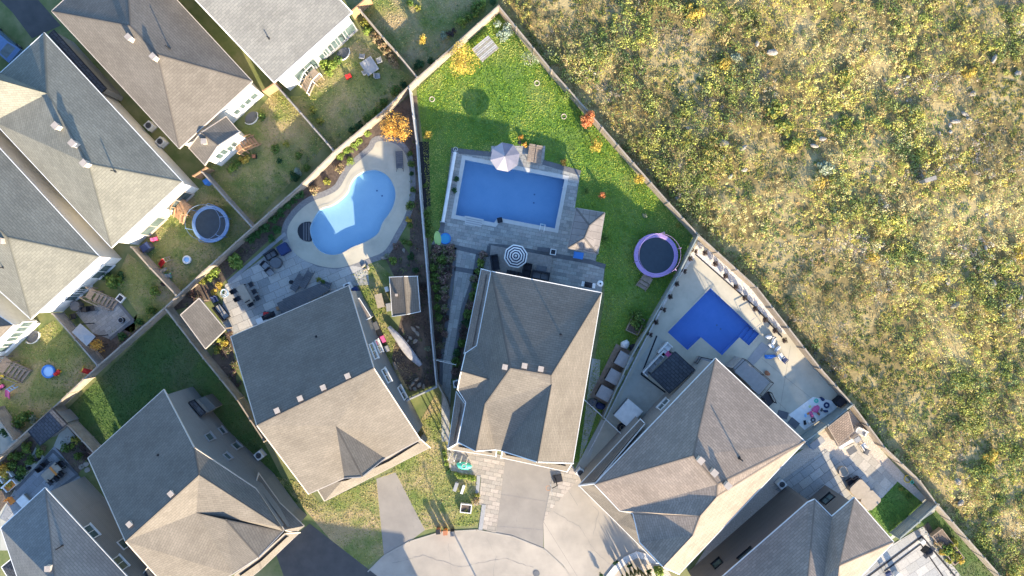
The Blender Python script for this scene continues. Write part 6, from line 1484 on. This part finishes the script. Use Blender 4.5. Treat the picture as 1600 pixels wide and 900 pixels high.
# right terrace
boxthing("hot_tub", "square hot tub under a white cover beside the right house", "hot tub", 982, 646, 1.9, 2.15, .9, m_lgrey, D(-26, 30), m_white)
t = thing("tyre_swing", "black ring toy with a dark centre beside the hot tub", "toy", W(972, 668, .3)); mb = MB(); mb.torus(0, 0, .12, .38, .12, 20, 6); part("ring", mb, m_black, t); mb = MB(); mb.lathe([(.18, 0), (.16, .2)], n=10); part("hub", mb, m_metal, t)
pv = Building("pavilion", "dark flat roofed pavilion between the angular pool and the right house", "pavilion", {'a': (1055,549.5,2.7), 'b': (1086,578,2.7), 'c': (1046,614.5,2.6), 'd': (1016,586,2.6)}, ["a b c d"], "a b c d", m_sh_dark, m_wood, walls=False, trim=m_metal)
for q in ((1054,553), (1082,578), (1046,611), (1020,586)): p = W(*q, 2.6); mb = MB(); mb.box(0, 0, 0, .14, .14, 2.55); part("post", mb, m_metal, pv.t, Vector((p.x, p.y, 0)) - pv.o)
sofa("long white bench along the left side of the dark pavilion", 1023, 568, .7, 2.9, D(-38, 40) + math.pi, m_white, m_lgrey, z=.05); sofa("white bench with a pink towel above the dark pavilion", 1039, 546, .8, 1.4, D(-20, 22) + math.pi, m_white, m_white, z=.05)
mb = MB(); mb.box(0, 0, 0, .5, .45, .03); solo("beach_towel", mb, m_pink, "pink towel lying on the white bench above the pavilion", "towel", W(1044, 553, .62), .8)
deck("raised grey balcony deck with black railings above the right terrace", [(1144,575.5),(1160,560),(1203,596.5),(1186,617)], 2.3, m_lgrey, D(43, 37), rail=[(0,1),(1,2),(2,3)])
deck("small pale landing with dark rails at the top corner of the right house", [(1086,566),(1092,557),(1116,562),(1106,575)], .6, m_lgrey, D(30, 8), rail=[(0,1),(1,2)])
stairs("dark steel stair down from the balcony deck", 1199, 625, D(20, 22), .9, 1.7, 7, 1.9, m_metal, rail=True)
mb = MB(); mb.prism(G([(1190,534),(1203,543),(1177,571),(1167,562)]), .032, .05); solo("dark_mat", shift(mb, W(1185, 552)), m_lgrey, "long grey mat running from the pool steps to the balcony", "mat", W(1185, 552))
mb = MB(); mb.prism(G([(1232,648),(1270,620),(1310,628),(1314,634),(1262,668),(1257,672)]), .034, .045); solo("white_mat", shift(mb, W(1270, 645)), m_white, "large white mat under the scattered toys", "mat", W(1270, 645))
mb = MB(); mb.blob(0, 0, .1, .45, .25, .16, seed=4, rough=.3); solo("inflatable_toy", mb, m_blue, "bright blue deflated float on the right terrace", "float", W(1202, 557))
mb = MB(); mb.blob(0, 0, .15, .25, .25, .2, seed=9); solo("garden_bag", mb, m_terra, "small maroon bag right of the balcony deck", "bag", W(1198, 583))
chair("dark blue folding chair at the edge of the sunlit terrace", 1226, 562, 2.4, m_navy, s=.5); chair("white folding chair behind the dark blue one", 1220, 557, 2.2, m_white, s=.5)
for i, (a, b) in enumerate([(1200,526),(1207,533),(1204,540),(1213,545)]):
    t = thing("inflatable_toy", ORD[i] + " pale inflatable animal from the top beside the white gravel bed", "float", W(a, b), i * 1.3, "pale inflatables beside the white gravel bed"); mb = MB(); mb.blob(0, 0, .2, .38, .2, .2, seed=i, rough=.08); part("body", mb, m_white, t); mb = MB(); mb.blob(.34, 0, .45, .14, .12, .14, seed=i + 9, rough=.08); part("head", mb, m_lgrey, t)
toys = [(1274,639,.42,m_pink,"crimson"),(1267,647,.36,m_pink,"rose pink"),(1291,633,.30,m_navy,"long navy"),(1289,642,.2,m_navy,"small navy"),(1257,660,.26,m_black,"black"),(1270,656,.26,m_greyc,"grey"),(1264,659,.16,m_white,"white"),(1258,649,.2,m_lblue,"pale blue"),(1275,626,.22,m_teal,"teal"),(1284,623,.22,m_navy,"dark blue"),(1283,640,.2,m_greyc,"charcoal"),(1265,635,.12,m_lime,"lime"),(1278,646,.16,m_terra,"brown"),(1262,646,.14,m_orange,"orange")]
for i, (a, b, r, m_, c) in enumerate(toys):
    mb = MB()
    if i % 3 == 0: mb.blob(0, 0, .12, r, r * .7, .22, seed=i, rough=.22)
    elif i % 3 == 1: mb.box(0, 0, 0, r * 1.6, r * .8, .15, i); mb.lathe([(r * .4, .15), (r * .2, .4)], n=8)
    else: mb.torus(0, 0, .08, r * .7, r * .3, 14, 6)
    solo("play_toy", mb, m_, c + " toy among the toys on the white mat", "toy", W(a, b), i, group="toys scattered on the white mat")
boxthing("garbage_bin", "black bin in the far corner of the right terrace", "bin", 1315, 628, .7, .9, 1.0, m_black, .7, m_black)
for i, (a, b) in enumerate([(1223,648),(1240,661)]): mb = MB(); mb.box(0, 0, 0, 1.0, .7, .04); solo("grey_tile_mat", mb, m_greyc, ("upper", "lower")[i] + " grey rectangular mat against the right house wall", "mat", W(a, b, .04), D(11, 9) if i else D(11, 3))
# bottom right yard
Building("lean_to", "low brown shingled lean-to against the pale boundary fence", "lean-to", {'a': (1294,667.5,1.9), 'b': (1325,643,1.9), 'c': (1334,674,1.6), 'd': (1310,695,1.6)}, ["a b c d"], "a b c d", MBRICK("shake_brown", (.27, .2, .15), (.22, .165, .125), (.12, .09, .07), .3, .2, .03, bump=.8), m_wood, inset=.12, trim=m_wood)
boxthing("white_bench", "white bench below the low brown lean-to", "bench", 1322, 694, .3, 1.5, .5, m_white, D(19, -12), m_white); boxthing("patio_heater_box", "white box with a dark top at the gravel yard fence", "box", 1340, 687, .5, .6, .8, m_white, .6, m_lgrey)
chair("dark folded chair by the white box on the gravel", 1354, 706, 1.1, m_greyc, s=.5); chair("white chair with long shadow beside the white box", 1350, 697, 2.2, m_white, s=.5); mb = MB(); mb.box(0, 0, 0, .9, .6, .04); solo("door_mat", mb, m_greyc, "dark mat on the sunlit pale slabs", "mat", W(1331, 704, .03), D(19, -12))
sofa("pale striped lounge under the fence of the gravel yard", 1345, 674, .6, 1.1, D(16, 8), m_white, m_lgrey)
boxthing("barbecue_island", "blue grey barbecue counter with a white end beside the right house corner", "counter", 1277, 692, .7, 1.5, .9, m_lblue, D(20, -16), m_lgrey)
disc("fire_pit", "round tan fire pit with a dark rim shadow on the flagstones", "fire pit", 1315, 735, .5, 0, .5, m_tanc, rim=m_trim_tan)
for i, (a, b) in enumerate([(1344,765),(1361,782)]): 
    t = thing("covered_sofa", ("upper", "lower")[i] + " of the two tan covered sofas by the small square lawn", "covered sofa", W(a, b, .8), D(16, 17), "tan covered sofas by the small square lawn"); t.location.z = 0
    mb = MB(); mb.prism(smooth([Vector(p) for p in [(-.72, -.8), (0, -.8), (.72, -.8), (.76, 0), (.72, .8), (0, .8), (-.72, .8), (-.76, 0)]], 1), 0, .78); part("cover", mb, m_tanc, t); mb = MB(); mb.torus(0, 0, .1, .7, .015, 20, 4); part("drawstring", mb, m_metal, t); bpy.data.objects[t.name].children[-1].scale = (.9, 1, 1) if t.children else (1, 1, 1)
for i, (a, b) in enumerate([(1328,753),(1338,750)]): chair(("left", "right")[i] + " dark chair above the tan covered sofas", a, b, D(14, -10), m_black, s=.6)
t = thing("garden_hose", "coiled lime and teal garden hose at the gravel yard fence", "hose", W(1418, 748)); mb = MB(); mb.torus(0, 0, .05, .35, .05, 18, 5); part("coil", mb, m_yellow, t); mb = MB(); mb.torus(.4, -.3, .1, .14, .05, 14, 5); part("reel", mb, m_teal, t)
boxthing("white_stool", "white square pot at the corner of the bottom right terrace", "pot", 1443, 847, .35, .4, .4, m_white, .8, m_white); grill("small black barbecue below the white square pot", 1444, 858, .8, m_black, m_metal); mb = MB(); mb.lathe([(.3, 0), (.3, .06)], n=16); solo("stepping_stone", mb, m_stone, "pale oval slab beside the fence of the bottom right terrace", "stone", W(1434, 832)); disc("water_barrel", "white barrel at the bottom edge of the terrace", "barrel", 1399, 896, .3, 0, .7, m_white); chair("navy chair at the bottom edge of the terrace", 1388, 897, .5, m_navy)
# front gardens and street
t = thing("toy_boat", "turquoise kayak lying on the front paving", "kayak", W(725, 728, .3), D(24, 5)); t.location.z = 0; mb = MB(); mb.blob(0, 0, .18, .78, .36, .28, seed=2, rough=.05, n=14); part("hull", mb, m_teal, t); mb = MB(); mb.torus(0, 0, .44, .2, .05, 14, 5); part("cockpit", mb, m_lgrey, t)
for a, lb in ((0, "left of the three bins standing at the kerb"), (1, "middle one of the three bins standing at the kerb"), (2, "right of the three bins standing at the kerb")):
    t = thing("wheeled_bin", lb, "bin", W(686 + a * 11, 826 + a * 1.5), .1, "wheeled bins standing at the kerb"); m_ = (m_terra, m_orange, m_black)[a]
    mb = MB(); mb.add([(-.2, -.22, .05), (.2, -.22, .05), (.2, .22, .05), (-.2, .22, .05), (-.27, -.3, .95), (.27, -.3, .95), (.27, .3, .95), (-.27, .3, .95)], [(3, 2, 1, 0), (4, 5, 6, 7), (0, 1, 5, 4), (1, 2, 6, 5), (2, 3, 7, 6), (3, 0, 4, 7)]); part("body", mb, m_, t); mb = MB(); mb.box(0, 0, .95, .58, .64, .06); part("lid", mb, (m_black, m_terra, m_greyc)[a], t); mb = MB(); mb.tube((-.25, .32, 1.0), (.25, .32, 1.0), .02); part("handle", mb, m_black, t)
    t.scale = (.72, .72, .95)
    for s in (-.2, .2): mb = MB(); mb.tube((s - .03, .22, .1), (s + .03, .22, .1), .1, n=10); part("wheel", mb, m_black, t)
planter("square white planter box on the front lawn", 728, 795, .8, 1.1, .4, D(18, 2), m_white); shrub(728, 799, 5, 'yg', "yellow green plant filling the white planter box")
boxthing("garden_bench", "pale grey bench standing on the front lawn", "bench", 712, 761, .35, .9, .5, m_lgrey, D(4, -12), m_lgrey); boxthing("garden_bench", "white edged bench right of the pale grey one", "bench", 723, 765, .25, .9, .3, m_white, D(4, -12), m_white)
for i in range(4): mb = MB(); mb.box(0, 0, 0, .1, .1, 2.6); solo("porch_post", mb, m_white, ORD[i] + " white porch post from the left in front of the central house", "post", W(704 + i * 9, 708 + i * 2), D(95, 18), group="white porch posts of the central house")
t = thing("basketball_hoop", "black basketball hoop beside the aged driveway", "basketball hoop", W(868, 748), .2); mb = MB(); mb.tube((0, 0, 0), (0, 0, 2.4), .05); mb.tube((0, 0, 2.4), (-.5, 0, 2.9), .04); part("pole", mb, m_metal, t); mb = MB(); mb.box(-.6, 0, 2.5, .04, 1.1, .75); part("backboard", mb, m_lgrey, t); mb = MB(); mb.torus(-.85, 0, 2.6, .22, .015, 16, 5); part("rim", mb, m_orange, t); mb = MB(); mb.box(.2, 0, 0, .9, .7, .18); part("base", mb, m_black, t)
t = thing("street_lamp", "tall grey street lamp whose shadow crosses the cul-de-sac", "street lamp", W(808, 1028)); mb = MB(); mb.tube((0, 0, 0), (0, 0, 6.2), .09, .06, 8); part("pole", mb, m_metal, t); mb = MB(); mb.tube((0, 0, 6.1), (0, .8, 6.3), .04); mb.box(0, .95, 6.22, .2, .5, .1); part("lamp_head", mb, m_metal, t)
mb = MB(); mb.lathe([(.33, .0), (.33, .02)], n=20); solo("manhole_cover", mb, m_greyc, "round manhole cover in the cul-de-sac asphalt", "manhole cover", W(838, 896, .015))
# ornamental grasses at the bottom right entrance
def ograss(px, py, h, label):
    t = thing("ornamental_grass", label, "ornamental grass", W(px, py), R.uniform(0, 6), "tall ornamental grasses in the gravel bed"); rr = random.Random(int(px)); mb = MB()
    for i in range(60):
        a = rr.uniform(0, 6.28); l = h * rr.uniform(.6, 1.05); s = rr.uniform(.05, .3); x, y = math.cos(a), math.sin(a)
        mb.add([(x * .06 - y * .02, y * .06 + x * .02, 0), (x * .06 + y * .02, y * .06 - x * .02, 0), (x * s * .6, y * s * .6, l * .7), (x * s, y * s, l)], [(0, 1, 2), (0, 2, 3)])
    part("blades", mb, M("grass_blades", (.16, .17, .07)) if "gb" not in PR_ else PR_["gb"], t); PR_["gb"] = t.children[0].data.materials[0]
for i, (a, b, h) in enumerate([(972,898,1.6),(978,894,1.8),(984,890,1.9),(990,888,2.0),(996,887,1.9),(1001,891,1.8),(1007,897,1.7),(990,900,1.7),(1012,892,1.5)]): ograss(a, b, h, ORD[i] + " tuft of tall ornamental grass from the left in the gravel bed")
# parked car at the top left corner
t = thing("parked_car", "blue grey parked car cut by the left edge of the picture", "car", W(8, 70), D(38, 34)); cm = M("car_paint", (.13, .2, .33), rough=.25, metal=.5, spec=.6)
mb = MB(); prof = [(-2.2, .35), (-2.2, .75), (-1.9, .92), (-1.0, .98), (-.45, 1.4), (1.1, 1.42), (1.8, 1.0), (2.15, .95), (2.25, .6), (2.2, .3)]
for s0, s1, q in ((-.85, .85, 1.0),):
    n = len(prof); vs = [(x, y * (.86 if z > 1.2 else 1), z) for y in (s0, s1) for x, z in prof]; fs = [(i, (i + 1) % n, (i + 1) % n + n, i + n)[::-1] for i in range(n)] + [tuple(range(n)), tuple(range(n, 2 * n))[::-1]]
    mb.add(vs, fs)
part("body", mb, cm, t)
mb = MB(); mb.add([(-.98, -.68, 1.005), (-.98, .68, 1.005), (-.48, .6, 1.39), (-.48, -.6, 1.39)], [(0, 3, 2, 1), (0, 1, 2, 3)]); part("windscreen", mb, m_glass, t); mb = MB(); mb.add([(1.76, -.66, 1.045), (1.76, .66, 1.045), (1.16, .6, 1.41), (1.16, -.6, 1.41)], [(0, 1, 2, 3)]); part("rear_window", mb, m_glass, t)
for sx in (-1.35, 1.35):
    for sy in (-.82, .82): mb = MB(); mb.tube((sx, sy - .1, .32), (sx, sy + .1, .32), .32, n=16); w_ = part("wheel", mb, m_black, t); mb = MB(); mb.tube((sx, sy - .11, .32), (sx, sy + .11, .32), .18, n=12); part("rim", mb, m_steel, w_)
for _o in bpy.data.objects:
    if _o.get("label") and len(_o["label"].split()) > 16: print("LONG", _o.name, _o["label"])
